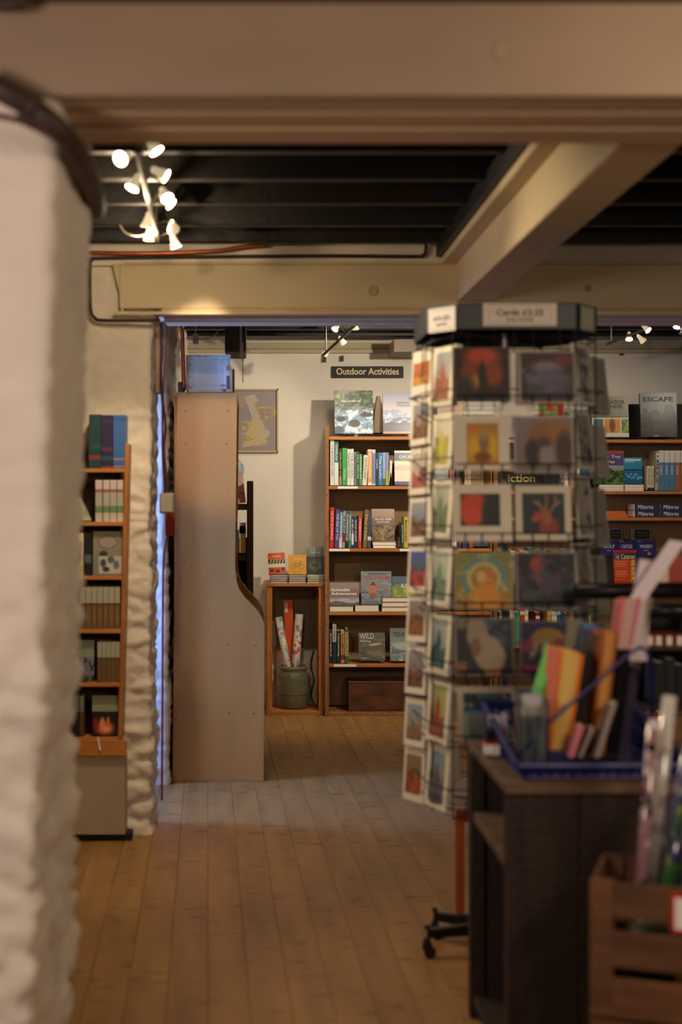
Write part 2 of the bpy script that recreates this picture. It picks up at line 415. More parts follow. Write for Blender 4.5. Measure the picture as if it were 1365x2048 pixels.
# --- near wall: pier at the left, boxed beam across
rough_wall('wall_near_left', [(-2.6, 2.86), (-.44, 2.86), (-.425, 2.89), (-.42, 3.4), (-.45, 3.43), (-2.6, 3.43)], 0, 2.6, .020, .027, lean=.021,
           ampf=lambda z: .35+.9*max(0, min(1, (1.6-z)/1.2)))
struct(B('wall_near_right', PLASTER, 2.3, 4.6, 2.86, 3.4, 0, 2.6, bevel=.01))
nb = struct(B('ceiling_beam_near', mat((40, 26, 18), .8, name='beam_core'), -2.6, 4.6, 2.87, 3.25, 2.275, 2.436, bevel=.003))
B('beam_face_board', mat((146, 122, 98), .6, var=.1, scale=(2, 6, 4), bump=.15, bscale=10, name='cream_beam_paint'), -2.6, 4.6, 2.845, 2.875, 2.25, 2.438, nb, .004)
for y0, y1 in ((2.880, 2.955), (2.985, 3.075), (3.115, 3.24)):
    B('underside_board', CREAM2, -.40, 4.6, y0, y1, 2.252, 2.276, nb, .003)
# dark hollow knot in the beam face
MB().lathe([(.0, 0), (.012, .001), (.02, .003), (.026, 0)], n=14).build('knot', mat((148, 126, 100), .8, name='knot'), nb,
     M=MW[nb.name].inverted() @ Mx.Translation(P(1010, 103, 2.844)) @ Mx.Rotation(R(90), 4, 'X'))

# --- ceiling
ce = struct(MB().box(-3, 4.6, -2.6, 10.2, 2.66, 2.74).build('ceiling', SOOTB))
struct(B('ceiling_near', mat((112, 86, 62), .8, name='near_ceiling_paint'), -3, 4.6, -2.6, 2.87, 2.44, 2.5))
joist_me = None
for k, y in enumerate([3.52, 3.93, 4.33, 4.71, 5.10, 5.51, 5.88] + [6.62, 7.0, 7.4, 7.8, 8.2, 8.58, 8.96, 9.34]):
    if joist_me is None:
        o = MB().box(-3, 4.6, 0, .05, 2.5, 2.662).build('joist', SOOT, bevel=.004); joist_me = o.data; bpy.data.objects.remove(o)
    o = bpy.data.objects.new('joist', joist_me); COL.objects.link(o); o.parent = ce; o.location = (0, y, 0)

# --- beam that runs away from the camera
lb = struct(B('ceiling_beam_long', CREAM, .854, 1.007, 3.22, 6.03, 2.275, 2.5, bevel=.005))
B('flange', CREAM, .79, 1.07, 3.22, 6.02, 2.434, 2.52, lb, .004)
B('flange_packing', SOOT, .765, .79, 3.25, 6.02, 2.46, 2.53, lb, .003)

# --- middle wall with the boxed lintel
rough_wall('wall_middle_left', [(-2.6, 6.09), (-.462, 6.09), (-.448, 6.10), (-.432, 6.31), (-.445, 6.335), (-1.62, 6.335)], 0, 2.52, .012, .016, lean=.004, ampf=lambda z: .55+.6*max(0, min(1, (1.6-z)/1.)))
lm = struct(B('ceiling_beam_middle', CREAM, -.577, 4.6, 6.03, 6.46, 2.246, 2.432, bevel=.004))
MB().prism([(-.607, 2.436), (-.57, 2.436), (-.57, 2.232), (-.558, 2.232)], 6.035, 6.09).build('end_wedge', CREAM, lm, True)
B('face_edge', CREAM, -.6, 4.6, 6.018, 6.032, 2.218, 2.232, lm, .002)
for y0, y1 in ((6.03, 6.13), (6.16, 6.28), (6.31, 6.46)):
    B('underside_board', CREAM2, -.40, 4.6, y0, y1, 2.222, 2.247, lm, .003)
struct(MB().box(-2.6, 4.6, 6.04, 6.44, 2.43, 2.66).build('wall_middle_top', WHITEWASH))
MB().box(-.56, 4.6, 6.02, 6.045, 2.432, 2.442).build('ledge', CREAM, lm, True)
for (a, b) in ((905, 8), (895, -3)):
    pass
MB().lathe([(0, 0), (.01, .001), (.018, .004), (.024, 0)], n=14).build('knot', mat((176, 156, 122), .8, name='knot_b'), lm, M=MW[lm.name].inverted() @ Mx.Translation(P(747, 582, 6.029)) @ Mx.Rotation(R(90), 4, 'X'))
MB().lathe([(0, 0), (.006, .001), (.012, .003), (.016, 0)], n=14).build('knot', mat((160, 140, 108), .8, name='knot_c'), lm, M=MW[lm.name].inverted() @ Mx.Translation(P(1177, 577, 6.029)) @ Mx.Rotation(R(90), 4, 'X'))
struct(MB().box(3.6, 4.6, 6.1, 6.4, 0, 2.45).build('wall_middle_right', PLASTER))
# door lining in the reveal
for o in (B('trim_1', mat((150, 124, 104), .6, name='lining'), -.437, -.418, 6.20, 6.30, 1.9, 2.222),): struct(o)

# --- far room, window recess and its far cheek
rough_wall('wall_far_left', [(-1.62, 7.14), (-.452, 7.14), (-.436, 7.16), (-.44, 7.5), (-.45, 9.8)], 0, 2.6, .02, .014, lean=-.006)
struct(MB().box(-.9, 4.6, 9.74, 9.9, .62, 2.66).build('wall_far', GREY_PLASTER))
rough_wall('wall_far_base', [(-.6, 9.735), (.4, 9.735)], 0, .63, .016, .014)
struct(MB().box(.4, 4.6, 9.74, 9.9, 0, .62).build('wall_far_base_right', GREY_PLASTER))
struct(MB().box(-.9, 4.6, 9.69, 9.74, 2.425, 2.45).box(-.9, 4.6, 9.71, 9.74, 2.455, 2.5).build('trim_2', mat((188, 172, 142), .6, name='wall_rail')))
struct(MB().box(-1.75, -1.62, 6.30, 6.42, 0, 2.6).box(-1.75, -1.62, 7.05, 7.2, 0, 2.6).box(-1.75, -1.62, 6.42, 7.05, 0, .45).box(-1.75, -1.62, 6.42, 7.05, 2.05, 2.6).build('wall_window_side', WHITEWASH))
wi = struct(thing('window_1', None, None, (-1.68, 6.735, .45)))
wm = mat((225, 222, 214), .5, name='window_paint')
for (a, b, c, d) in ((6.42, 6.47, .45, 2.05), (7.0, 7.05, .45, 2.05), (6.47, 7.0, .45, .5), (6.47, 7.0, 2.0, 2.05), (6.72, 6.75, .5, 2.0)):
    MB().box(-1.71, -1.66, a, b, c, d).build('frame_bar', wm, wi, True)
for (a, b) in ((6.47, 6.72), (6.75, 7.0)):
    MB().box(-1.69, -1.686, a, b, .5, 2.0).build('pane', clearmat(), wi, True)
# outer shell
struct(MB().box(-2.75, -2.6, -2.6, 6.4, 0, 2.66).build('wall_left', PLASTER))
struct(MB().box(-1.0, -.86, 7.2, 9.9, 0, 2.66).build('wall_far_left_backing', PLASTER))
struct(MB().box(4.5, 4.6, -2.6, 9.9, 0, 2.66).build('wall_right', PLASTER))
struct(MB().box(-2.75, 4.6, -2.75, -2.6, 0, 2.66).build('wall_back', PLASTER))

# --- pipes and cables on the setting
def pipe(name, pts, r, m, label, cat='pipe', k=6, n=8):
    o = MB().tube(smooth_path(pts, k), r, n).build(name, m, smooth=True); return tag(o, label, cat)
p = pipe('lagged_pipe', [P(-60, 150, 2.74), P(10, 185, 2.74), P(62, 216, 2.76), P(118, 262, 2.79), P(160, 318, 2.95), P(184, 372, 3.2), P(192, 420, 3.5)], .024, PIPE,
     'thick dark brown pipe curving down round the top of the near whitewashed pier', n=12)
MB().tube([P(52, 208, 2.755), P(66, 219, 2.76)], .031, 12).build('collar', PIPE, p)
pipe('thin_red_pipe', [P(-60, 222, 2.80), P(20, 236, 2.80), P(70, 256, 2.82), P(105, 275, 2.83)], .006, mat((92, 32, 26), .5, name='red_pipe'), 'thin dark red pipe just below the thick brown pipe')
pipe('dark_bracket', [P(-40, 6, 2.78), P(20, 8, 2.78), P(42, 2, 2.78), P(50, -18, 2.78)], .014, PIPE, 'dark pipe end in the top left corner of the near beam', 'pipe')
CAB = mat((44, 30, 24), .6, name='cable_cover')
pipe('cable', [P(852, 462, 6.0), P(852, 500, 6.02), P(846, 511, 6.02), P(820, 513, 6.02), P(600, 512, 6.02), P(200, 517, 6.03), P(184, 522, 6.04), P(180, 540, 6.04), P(181, 615, 6.04), P(190, 636, 6.04), P(210, 641, 6.03), P(320, 641, 6.01)], .0075, CAB, 'black cable looping along the ledge and round the end of the lintel', 'cable')
pipe('thin_cable', [P(323, 645, 6.20), P(324, 700, 6.20), P(322, 745, 6.20), P(325, 800, 6.20), P(331, 850, 6.19), P(328, 900, 6.18), P(333, 960, 6.18), P(334, 990, 6.18)], .006, CAB, 'thin dark cable hanging down the edge of the doorway to the grey box', 'cable')
pipe('copper_pipe', [P(150, 505, 5.98), P(300, 507, 5.98), P(430, 502, 5.98), P(480, 495, 5.98), P(535, 490, 5.98)], .009, COPPER, 'copper pipe lying along the top of the middle lintel')
pipe('copper_pipe', [P(352, 640, 7.2), P(364, 660, 7.22), P(366, 700, 7.25), P(368, 780, 7.26)], .011, COPPER, 'upright copper pipe behind the books on top of the birch bookcase')
jb = thing('junction_box', 'grey electrical junction box on the corner of the doorway', 'junction box', P(335, 1027, 6.18))
B('case', mat((150, 142, 132), .5, name='grey_box'), X(319, 6.13), X(348, 6.13), 6.125, 6.225, Z(1027, 6.13), Z(986, 6.13), jb, .004)
B('lid', mat((160, 152, 142), .5, name='grey_lid'), X(321, 6.12), X(346, 6.13), 6.119, 6.125, Z(1024, 6.13), Z(989, 6.13), jb, .002)
MB().tube([P(333, 990, 6.18), P(333, 955, 6.18)], [.014, .010], 8).build('cable_gland', CAB, jb, True)
rp_ = MB().box(X(331, 6.34), X(350, 6.34), 6.338, 6.378, Z(1072, 6.3), Z(1022, 6.3)).build('red_alarm_box', mat((150, 16, 14), .4, name='red_box'))
tag(rp_, 'dark red box behind the grey junction box in the doorway', 'alarm box')

pipe('red_cable', [P(333, 650, 6.352), P(331, 700, 6.352), P(326, 780, 6.352), P(325, 900, 6.352), P(330, 1000, 6.352), P(334, 1040, 6.352), P(333, 1075, 6.352), P(328, 1110, 6.352), P(326, 1180, 6.352), P(325, 1400, 6.352), P(324, 1600, 6.352)], .005, mat((120, 22, 18), .5, name='red_sheath'), 'dark red cable running down the doorway edge past the red alarm box', 'cable')

# ------------------------------------------------------------------ spotlights
def lamp(parent, pos, d, r=.022, power=0, spot=75, lens=LENS, lcol=WARM):
    d = V(d).normalized(); pos = V(pos); q = Mx.Translation(pos) @ d.to_track_quat('Z', 'Y').to_matrix().to_4x4()
    inv = MW[parent.name].inverted()
    hd = MB().lathe([(.006, -.055), (.010, -.05), (.012, -.035), (r*.75, -.018), (r, 0), (r*1.02, .001), (r*.96, -.002)], n=18).build('lamp_head', REFL, parent, M=inv @ q, smooth=True)
    MB().lathe([(0, -.0005), (r*.93, -.0005)], n=18).build('lit_face', lens, hd)
    if power:
        light('spot_lamp', 'SPOT', pos+d*.02, power, lcol, target=pos+d, size=.024, spot=spot, blend=.7)
    return hd
def light_track(px0, py0, Y0, px1, py1, Y1, lamps, label, lcol=WARM, k_=1.):
    a, b = P(px0, py0, Y0), P(px1, py1, Y1)
    t = thing('spotlight_track', label, 'spotlight', (a+b)/2)
    MB().tube([a, b], .009, 8).build('track_bar', mat((96, 92, 86), .8, name='track_grey'), t, True)
    for q in (a.lerp(b, .08), a.lerp(b, .9)):
        MB().tube([q, V((q.x, q.y, 2.52))], .005, 6).build('hanger', METAL, t, True)
    for (px, py, Y, d, pw, sp) in lamps:
        pos = P(px, py, Y); dd = V(d).normalized(); back = pos-dd*.055
        # nearest point of the bar
        ab = b-a; k = max(0, min(1, (back-a).dot(ab)/ab.dot(ab))); q = a+ab*k
        MB().tube([back, back.lerp(q, .5)+V((0, 0, .006)), q], .0035, 6).build('lamp_arm', METAL, t, True)
        lamp(t, pos, d, power=pw*k_, spot=sp, lcol=lcol)
    return t
light_track(275, 303, 4.0, 316, 480, 5.4, [
    (241, 318, 4.05, (-.45, -.8, -.45), 2, 90), (314, 303, 4.15, (.5, -.12, -.75), 14, 80),
    (264, 377, 4.5, (-.35, -.25, -.8), 5, 100), (333, 353, 4.45, (.85, -.12, -.5), 26, 80),
    (335, 397, 4.75, (.4, -.55, -.75), 10, 90), (343, 409, 4.85, (.75, -.2, -.7), 16, 80),
    (293, 454, 5.1, (-.18, .12, -.9), 6, 80), (347, 458, 5.15, (.06, .95, -.31), 66, 22),
    (298, 480, 5.3, (-.1, .36, -.9), 34, 75), (353, 495, 5.35, (.3, .05, -.9), 20, 80)],
    'long ceiling track of ten lit spotlights above the whitewashed doorway wall', WARM, 1.0)
light_track(722, 640, 8.55, 645, 712, 9.0, [
    (670, 659, 8.7, (-.5, -.5, -.7), 9, 110), (712, 659, 8.65, (.1, .25, -.8), 22, 130),
    (688, 687, 8.8, (.5, .35, -.7), 13, 115), (649, 709, 9.0, (-.55, .35, -.55), 15, 120)],
    'short track of four lit spotlights above the Outdoor Activities sign', PALE, .55)
light_track(1005, 655, 8.7, 925, 712, 9.0, [
    (939, 687, 8.95, (-.6, -.1, -.5), 7, 110), (974, 680, 8.85, (.3, .3, -.7), 8, 110)],
    'track of two lit spotlights seen through the top of the card rack', PALE, .55)
light_track(1300, 655, 8.6, 1215, 688, 8.9, [
    (1298, 661, 8.6, (.5, -.5, -.6), 5, 110), (1259, 679, 8.75, (-.1, -.4, -.8), 5, 110), (1288, 683, 8.7, (.7, .1, -.7), 5, 110)],
    'track of three lit spotlights near the ceiling right of the card rack', PALE, .55)
light_track(1400, 640, 8.6, 1362, 668, 8.8, [(1354, 655, 8.8, (-.3, -.3, -.8), 4, 110)],
    'single lit spotlight at the right edge above the ESCAPE book', PALE, .55)
light_track(1062, 600, 7.35, 1010, 612, 7.75, [
    (1056, 618, 7.45, (.35, .8, -.42), 7, 100), (1040, 622, 7.55, (-.45, .8, -.40), 44, 95), (1028, 625, 7.65, (-.1, .85, -.5), 16, 100)],
    'short track of spotlights behind the middle lintel, aimed at the bookcases', PALE, 2.0)
# white cable from the rail, seen against the joists
pipe('lamp_cable', [P(240, 450, 5.1), P(252, 466, 5.1), P(275, 472, 5.15), P(300, 464, 5.2)], .003, mat((180, 165, 140), .5, name='pale_cable'), 'pale cable looping from the joists to the long spotlight track', 'cable')

# ================================================================== FAR ROOM
YB = 9.37
# --- birch bookcase whose end faces the camera
YP = 7.23
bc = thing('birch_bookcase', 'tall birch veneer bookcase seen from its end, with a curved wider foot', 'bookcase', (X(440, YP), YP, 0))
def zz(py, Y=YP): return Z(py, Y)
poly = [(X(345, YP), 0.0), (X(528, YP), 0.0), (X(530, YP), zz(1252)), (X(526, YP), zz(1238)), (X(517, YP), zz(1222)), (X(504, YP), zz(1208)), (X(490, YP), zz(1194)),
        (X(479, YP), zz(1178)), (X(473, YP), zz(1158)), (X(471, YP), zz(1130)), (X(475, YP), zz(785)), (X(354, YP), zz(785)), (X(350, YP), zz(1000))]
MB().prism(poly, YP, YP+.022).build('side_panel', BIRCH, bc, True, bevel=.0015)
MB().prism(poly, YP+.75, YP+.772).build('side_panel', BIRCH, bc, True, bevel=.0015)
B('back_panel', BIRCH, -.415, -.403, YP+.022, YP+.75, .0, 1.96, bc)
for z, dx in ((1.93, -.09), (1.62, -.1), (1.31, -.1), (1.0, -.1), (.66, .03), (.33, .03), (.04, .03)):
    B('shelf', BIRCH, -.403, dx, YP+.022, YP+.75, z, z+.022, bc)
for px, py in ((371, 822), (457, 822), (372, 887), (453, 888), (456, 1289), (512, 1291), (459, 1426), (508, 1427), (369, 1120)):
    MB().lathe([(0, .0012), (.0035, .001), (.0042, 0)], n=10).build('screw', mat((90, 66, 42), .5, .5, name='screw'), bc,
        M=MW[bc.name].inverted() @ Mx.Translation(P(px, py, YP)) @ Mx.Rotation(R(90), 4, 'X'))
for i, (y, c, hgt) in enumerate(((7.30, (190, 70, 60), .2), (7.34, (60, 110, 150), .23), (7.38, (230, 220, 200), .21), (7.42, (80, 130, 80), .24))):
    pass
# --- books on top of the birch bookcase
def p_ornate(c):
    c.grad((226, 236, 232), (240, 240, 232))
    for k, cc in ((.04, (160, 190, 190)), (.16, (175, 200, 198)), (.20, (200, 215, 212))):
        c.line(k, k*.9, 1-k, k*.9, .006, cc); c.line(k, 1-k, 1-k, 1-k, .006, cc); c.line(k, k*.9, k, 1-k, .006, cc); c.line(1-k, k*.9, 1-k, 1-k, .006, cc)
    for i in range(9): c.line(.3, .22+i*.045, .7, .22+i*.045, .006, (170, 186, 186))
    c.noise((120, 150, 150), 22, 22, 3, .66, .8, 0, .14); c.noise((150, 90, 110), 20, 18, 5, .6, .75, .8, 1, .78, 1); c.noise((150, 90, 110), 20, 18, 6, .6, .75, .8, 1, 0, .2); c.noise((90, 110, 130), 14, 20, 8, .62, .75, .2, .9, 0, .12)
face(372, 461, 709, 784, YP+.06, 'pale blue-white ornate book facing out on top of the birch bookcase', p_ornate, (225, 232, 228), T=.03, tilt=3, res=1.3)
spine(453, 460, 730, 784, YP+.04, 'slim gold-tipped white book on the birch bookcase top', (235, 225, 205), [(.02, .22, (190, 150, 80)), (.4, .9, (120, 100, 110))], D=.16)
spine(460, 465, 733, 784, YP+.04, 'slim cream book at the right on the birch bookcase top', (236, 214, 178), [(.1, .9, (224, 180, 120))], D=.16)
spine(465, 469, 738, 784, YP+.04, 'slim navy book at the right end of the birch bookcase top', (30, 34, 52), D=.16)
face(356, 370, 764, 784, YP+.04, 'small black object left of the ornate book', None, (16, 16, 18), T=.03, tilt=0, name='black_clip_box', cat='box')
# --- ceiling clutter above it
d = MB().box(X(450, 7.9), X(492, 7.9), 7.9, 8.3, Z(704, 7.9), 2.664).build('ceiling_post', mat((92, 84, 74), .9, var=.2, scale=(20, 20, 20), name='grey_stone'), bevel=.006); tag(d, 'rough grey block hanging from the dark ceiling above the map', 'block')
k = MB().box(X(386, 7.6), X(397, 7.6), 7.58, 7.62, Z(688, 7.6), Z(668, 7.6)).box(X(390, 7.6), X(393, 7.6), 7.595, 7.605, Z(668, 7.6), 2.662).build('socket', mat((215, 205, 185), .5, name='socket_plastic'), bevel=.003); tag(k, 'small white socket on the dark joists above the ornate book', 'socket')
pipe('socket_cable', [P(397, 678, 7.6), P(412, 678, 7.6), P(428, 672, 7.62), P(437, 662, 7.7)], .003, mat((190, 180, 160), .5, name='pale_cable'), 'pale cable running from the white ceiling socket to the right', 'cable')
h_ = thing('hanging_chain', 'thin hanging hook and chain in front of the far wall beside the map', 'hook', P(482, 720, 7.7))
MB().box(X(480, 7.7), X(484, 7.7), 7.7, 7.71, Z(718, 7.7), 2.67).box(X(484, 7.7), X(487, 7.7), 7.7, 7.71, Z(722, 7.7), Z(684, 7.7)).build('strap', mat((200, 190, 170), .5, name='strap'), h_, True)
MB().tube([P(486, 722+i*4, 7.7)+V((.002*(-1)**i, 0, 0)) for i in range(12)], .0022, 5).build('chain', METAL, h_, True)
# --- dark bookcase behind it
YD = 8.3
db = thing('dark_bookcase', 'dark stained bookcase showing beyond the curved birch panel', 'bookcase', (X(480, YD), YD, 0))
B('post', DARKW, X(494, YD), X(507, YD), YD, YD+.30, 0, Z(962, YD), db, .003)
B('side_board', DARKW, -.40, -.375, YD, YD+.30, 0, 1.5, db, .003)
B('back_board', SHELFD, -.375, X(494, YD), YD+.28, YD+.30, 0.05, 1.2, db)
for py in (1008, 1110, 1215): B('shelf', DARKW, -.375, X(494, YD), YD+.005, YD+.28, Z(py+12, YD), Z(py, YD), db, .002)
def p_pink(c):
    c.grad((240, 208, 190), (236, 190, 186)); c.noise((220, 130, 120), 9, 30, 3, .6, .8, .3, .42); c.rect(0, 1, .66, .7, (150, 140, 190)); c.rect(0, 1, .72, 1, (226, 160, 160))
face(455, 492, 948, 1006, YD+.02, 'pink paperback facing out on the dark bookcase, leaning', p_pink, (230, 170, 160), tilt=14, T=.012, roll=-6)
gl = tag(MB().lathe([(0, -.08), (.03, -.074), (.056, -.057), (.074, -.03), (.08, 0), (.074, .03), (.056, .057), (.03, .074), (0, .08)], P(462, 940, YD+.15), 20).build('globe_ornament', mat((150, 170, 176), .5, var=.5, scale=(18, 18, 18), name='globe_print'), smooth=True), 'small pale round globe on the shelf behind the pink book', 'globe')
spine(479, 492, 1046, 1106, YD+.02, 'yellow and white book standing in the dark bookcase', (240, 224, 120), [(0, .5, (226, 222, 214)), (.1, .35, (120, 110, 105))], D=.18)
spine(472, 478, 1060, 1106, YD+.02, 'slim blue book left of the yellow one in the dark bookcase', (60, 96, 150), [(.8, 1, (180, 60, 40))], D=.18)
face(462, 492, 1168, 1211, YD+.02, 'small orange and white booklet on the lowest visible dark shelf', lambda c: c.noise((200, 120, 60), 8, 12, 4, .4, .6), (214, 206, 196), tilt=12, T=.01, name='booklet', cat='booklet')

# --- framed map
YM = 9.735
mp = thing('framed_map', 'framed grey wall map of Great Britain with yellow place names', 'map', P(505, 905, YM))
fr = mat((190, 166, 118), .45, name='pale_wood_frame')
x0, x1, z0, z1 = X(452, YM), X(557, YM), Z(905, YM), Z(778, YM)
for a in ((x0, x1, z1-.011, z1), (x0, x1, z0, z0+.011), (x0, x0+.011, z0, z1), (x1-.011, x1, z0, z1)):
    B('frame_bar', fr, a[0], a[1], YM-.022, YM, a[2], a[3], mp, .001)
cv = Cv(110, 130, (146, 138, 140))
land = (176, 170, 160)
cv.poly([(.367,.105),(.553,.061),(.62,.17),(.53,.237),(.607,.325),(.647,.457),(.727,.545),(.75,.632),(.86,.676),(.84,.764),(.74,.808),(.835,.85),(.607,.895),(.395,.93),(.29,.94),(.395,.84),(.553,.808),(.42,.764),(.367,.72),(.447,.632),(.474,.545),(.5,.457),(.447,.325),(.394,.215)], land)
cv.poly([(.02, .52), (.14, .46), (.24, .54), (.22, .70), (.10, .78), (.0, .74)], land)
for s_ in range(4): cv.noise((206, 172, 84), 30, 60, 20+s_, .66, .76, .5, .93, .3, .8)
cv.noise((212, 176, 70), 34, 60, 31, .60, .72, .26, .48, .55, 1); cv.noise((190, 90, 60), 30, 60, 35, .66, .76, .3, .5, .55, 1); cv.noise((212, 176, 70), 30, 60, 33, .66, .76, .1, .3, .2, .6)
put('map_print', cv.mesh('map_print', MW[mp.name].inverted() @ V((x0+.01, YM-.008, z0+.01)), (x1-x0-.02, 0, 0), (0, 0, z1-z0-.02), .35), mp)

# --- sign on the wall
sg = thing('wall_sign', 'black sign reading Outdoor Activities in cream letters on the far wall', 'sign', P(736, 756, YM))
B('board', mat((14, 14, 20), .6, name='sign_board_black'), X(664, YM), X(807, YM), YM-.016, YM, Z(756, YM), Z(733, YM), sg, .001)
text('Outdoor Activities', P(673, 749.5, YM-.0165), (X(798, YM)-X(673, YM), 0, 0), (0, 0, 13.5*YM/F), mat((226, 204, 150), .5, name='sign_letters'), sg, 'lettering', .02, True)
for px, py in ((650, 714), (685, 712), (1243, 700)):
    tag(MB().box(X(px-2.5, 9.73), X(px+2.5, 9.73), 9.70, 9.735, Z(py+11, 9.73), Z(py, 9.73)).build('hook', BLACK, bevel=.001),
        {650: 'small black wall hook behind the lowest far spotlight', 685: 'small black wall hook above the Outdoor Activities sign', 1243: 'small black wall hook right of the card rack'}[px], 'hook')
dt = tag(MB().box(X(788, 9.3), X(866, 9.3), 9.3, 9.68, Z(704, 9.3), Z(678, 9.3)).build('ceiling_box', mat((150, 134, 118), .6, name='grey_trunking'), bevel=.004), 'long pale box fixed under the far ceiling left of the card rack', 'box')

# --- tall pine bookcases
def bookcase(px0, px1, boards, py_top, label, base=True, posts=PINEV):
    t = thing('bookcase', label, 'bookcase', (X((px0+px1)/2, YB), YB, 0))
    xs0, xs1 = X(px0, YB), X(px1, YB); zt = Z(py_top, YB); yb = YB+.30
    for a, b_ in ((xs0, xs0+.011), (xs1-.011, xs1)):
        sd = B('side_board', OLDPINE, a, b_, YB-.004, yb, 0, zt, t, .002)
    for a in (xs0-.016,):
        B('front_strip', OLDPINE, a, a+.020, YB-.010, YB+.02, 0, zt-.01, t, .002)
        for py in (893, 990, 1075, 1160, 1192, 1248):
            MB().lathe([(0, .001), (.004, .0008), (.0045, 0)], n=8).build('peg_hole', BLACK, t, M=MW[t.name].inverted() @ Mx.Translation((a+.012, YB-.0101, Z(py, YB))) @ Mx.Rotation(R(90), 4, 'X'))
    B('back_board', BACKB, xs0+.011, xs1-.011, yb-.012, yb, .03, Z(boards[0]+2, YB), t)
    for py in boards:
        s_ = B('shelf', PINE, xs0+.011, xs1-.011, YB, yb-.012, Z(py+6.5, YB), Z(py, YB), t, .0015)
    if base: B('plinth', OLDPINE, xs0+.011, xs1-.011, YB+.01, yb, 0, Z(1425, YB), t, .002)
    return t
bA = bookcase(655, 985, [873, 972, 1097, 1224, 1328], 850, 'tall pine bookcase full of outdoor books under the Outdoor Activities sign')
bB = bookcase(992, 1420, [879, 982, 1035, 1168, 1290], 868, 'wide pine bookcase with maps and guidebooks at the far right')
for px0, px1, py, pr in ((676, 716, 972, bA), (659, 700, 1097, bA), (668, 713, 1328, bA), (800, 830, 1097, bA)):
    B('shelf_label', WHITE, X(px0, YB), X(px1, YB), YB-.003, YB-.0005, Z(py+5.5, YB), Z(py+.5, YB), pr, 0)

OAK = 'outdoor bookcase'
def run(shelf, gname, items, Y=YB+.02, place='outdoor bookcase'):
    prev = None
    for it in items:
        px0, px1, py0, py1, look, col = it[:6]; kw = it[6] if len(it) > 6 else {}
        lab = (look + ' book, ' + ('left end of ' if prev is None else 'right of the ' + prev + ' one, ') + shelf)
        spine(px0, px1, py0, py1, Y, lab, col, group=gname, **kw); prev = look.replace('tall ', '').replace('slim ', '').replace('leaning ', '')
W_ = (226, 226, 220)
run('second outdoor shelf', 'spine-out books on the second outdoor shelf', [
    (661, 669, 880, 970.5, 'tall white', (222, 222, 220), dict(title='THE MOUNTAIN GUIDE', tc=(150, 150, 150))),
    (669.4, 677.5, 883, 970.5, 'teal-topped white', (226, 228, 222), dict(bands=[(0, .48, (40, 120, 108))], title='TOWERLESS', tc=(220, 230, 220), tv=(.05, .44))),
    (678.5, 684, 897, 970.5, 'black and yellow', (62, 52, 40), dict(title='EXPLORE THE', tc=(210, 180, 70), bands=[(.78, 1, (170, 130, 130))])),
    (685, 694.5, 896, 970.5, 'bright green', (60, 168, 84), dict(title='Walks', tc=(180, 225, 180), tv=(.55, .85))),
    (695, 701, 898, 970.5, 'green-lettered white', (228, 228, 218), dict(title='WALKING TOURS', tc=(60, 100, 70))),
    (701.4, 708, 898, 970.5, 'plain slim white', (232, 232, 226), dict(title='THE RIVERS', tc=(90, 110, 100))),
    (708.4, 713.5, 904, 970.5, 'speckled grey-green', (120, 140, 128), dict(title='WILD RUNNING', tc=(30, 60, 50))),
    (713.8, 719, 903, 970.5, 'dark green', (52, 82, 66), dict(title='HILL WALKS', tc=(220, 226, 220))),
    (719.4, 724.5, 908, 970.5, 'mid green', (74, 160, 96), dict(title='FORESTS', tc=(220, 235, 220))),
    (725, 734, 910, 970.5, 'leaning off-white', (226, 222, 208), dict(title='ROUTES & TRAILS', tc=(130, 120, 90), lean=3)),
    (736, 745, 899, 970.5, 'orange-striped white', (234, 228, 214), dict(bands=[(.05, .92, (222, 160, 90))], title='SCOTLAND', tc=(240, 230, 210))),
    (745.4, 751.5, 899, 970.5, 'powder blue', (200, 212, 228), dict(bands=[(.1, .95, (110, 140, 190))])),
    (752, 757, 905, 970.5, 'slim black', (50, 52, 58), dict(title='CLIMB', tc=(230, 230, 230), tv=(.2, .5))),
    (757.5, 765.5, 905, 970.5, 'bright blue', (56, 130, 196), dict(title='The Lochs', tc=(235, 240, 245))),
    (766, 771.5, 905, 970.5, 'pale blue', (150, 176, 206), dict(bands=[(.8, 1, (80, 110, 60))])),
    (772, 778, 905, 970.5, 'lavender', (140, 144, 190), dict(bands=[(.55, 1, (170, 170, 90))])),
    (778.5, 783.5, 921, 970.5, 'short cream', (226, 216, 196), dict(lean=2)),
    (838, 846, 895, 970.5, 'dark red', (130, 40, 36)), (847, 856, 900, 970.5, 'sea green', (70, 140, 130)), (858, 868, 893, 970.5, 'yellow-banded grey', (130, 130, 124), dict(bands=[(.2, .4, (220, 190, 70))])),
    (900, 910, 898, 970.5, 'salmon pink', (206, 120, 100)), (912, 920, 902, 970.5, 'navy', (34, 44, 84)), (930, 942, 896, 970.5, 'sand-coloured', (196, 176, 134))])
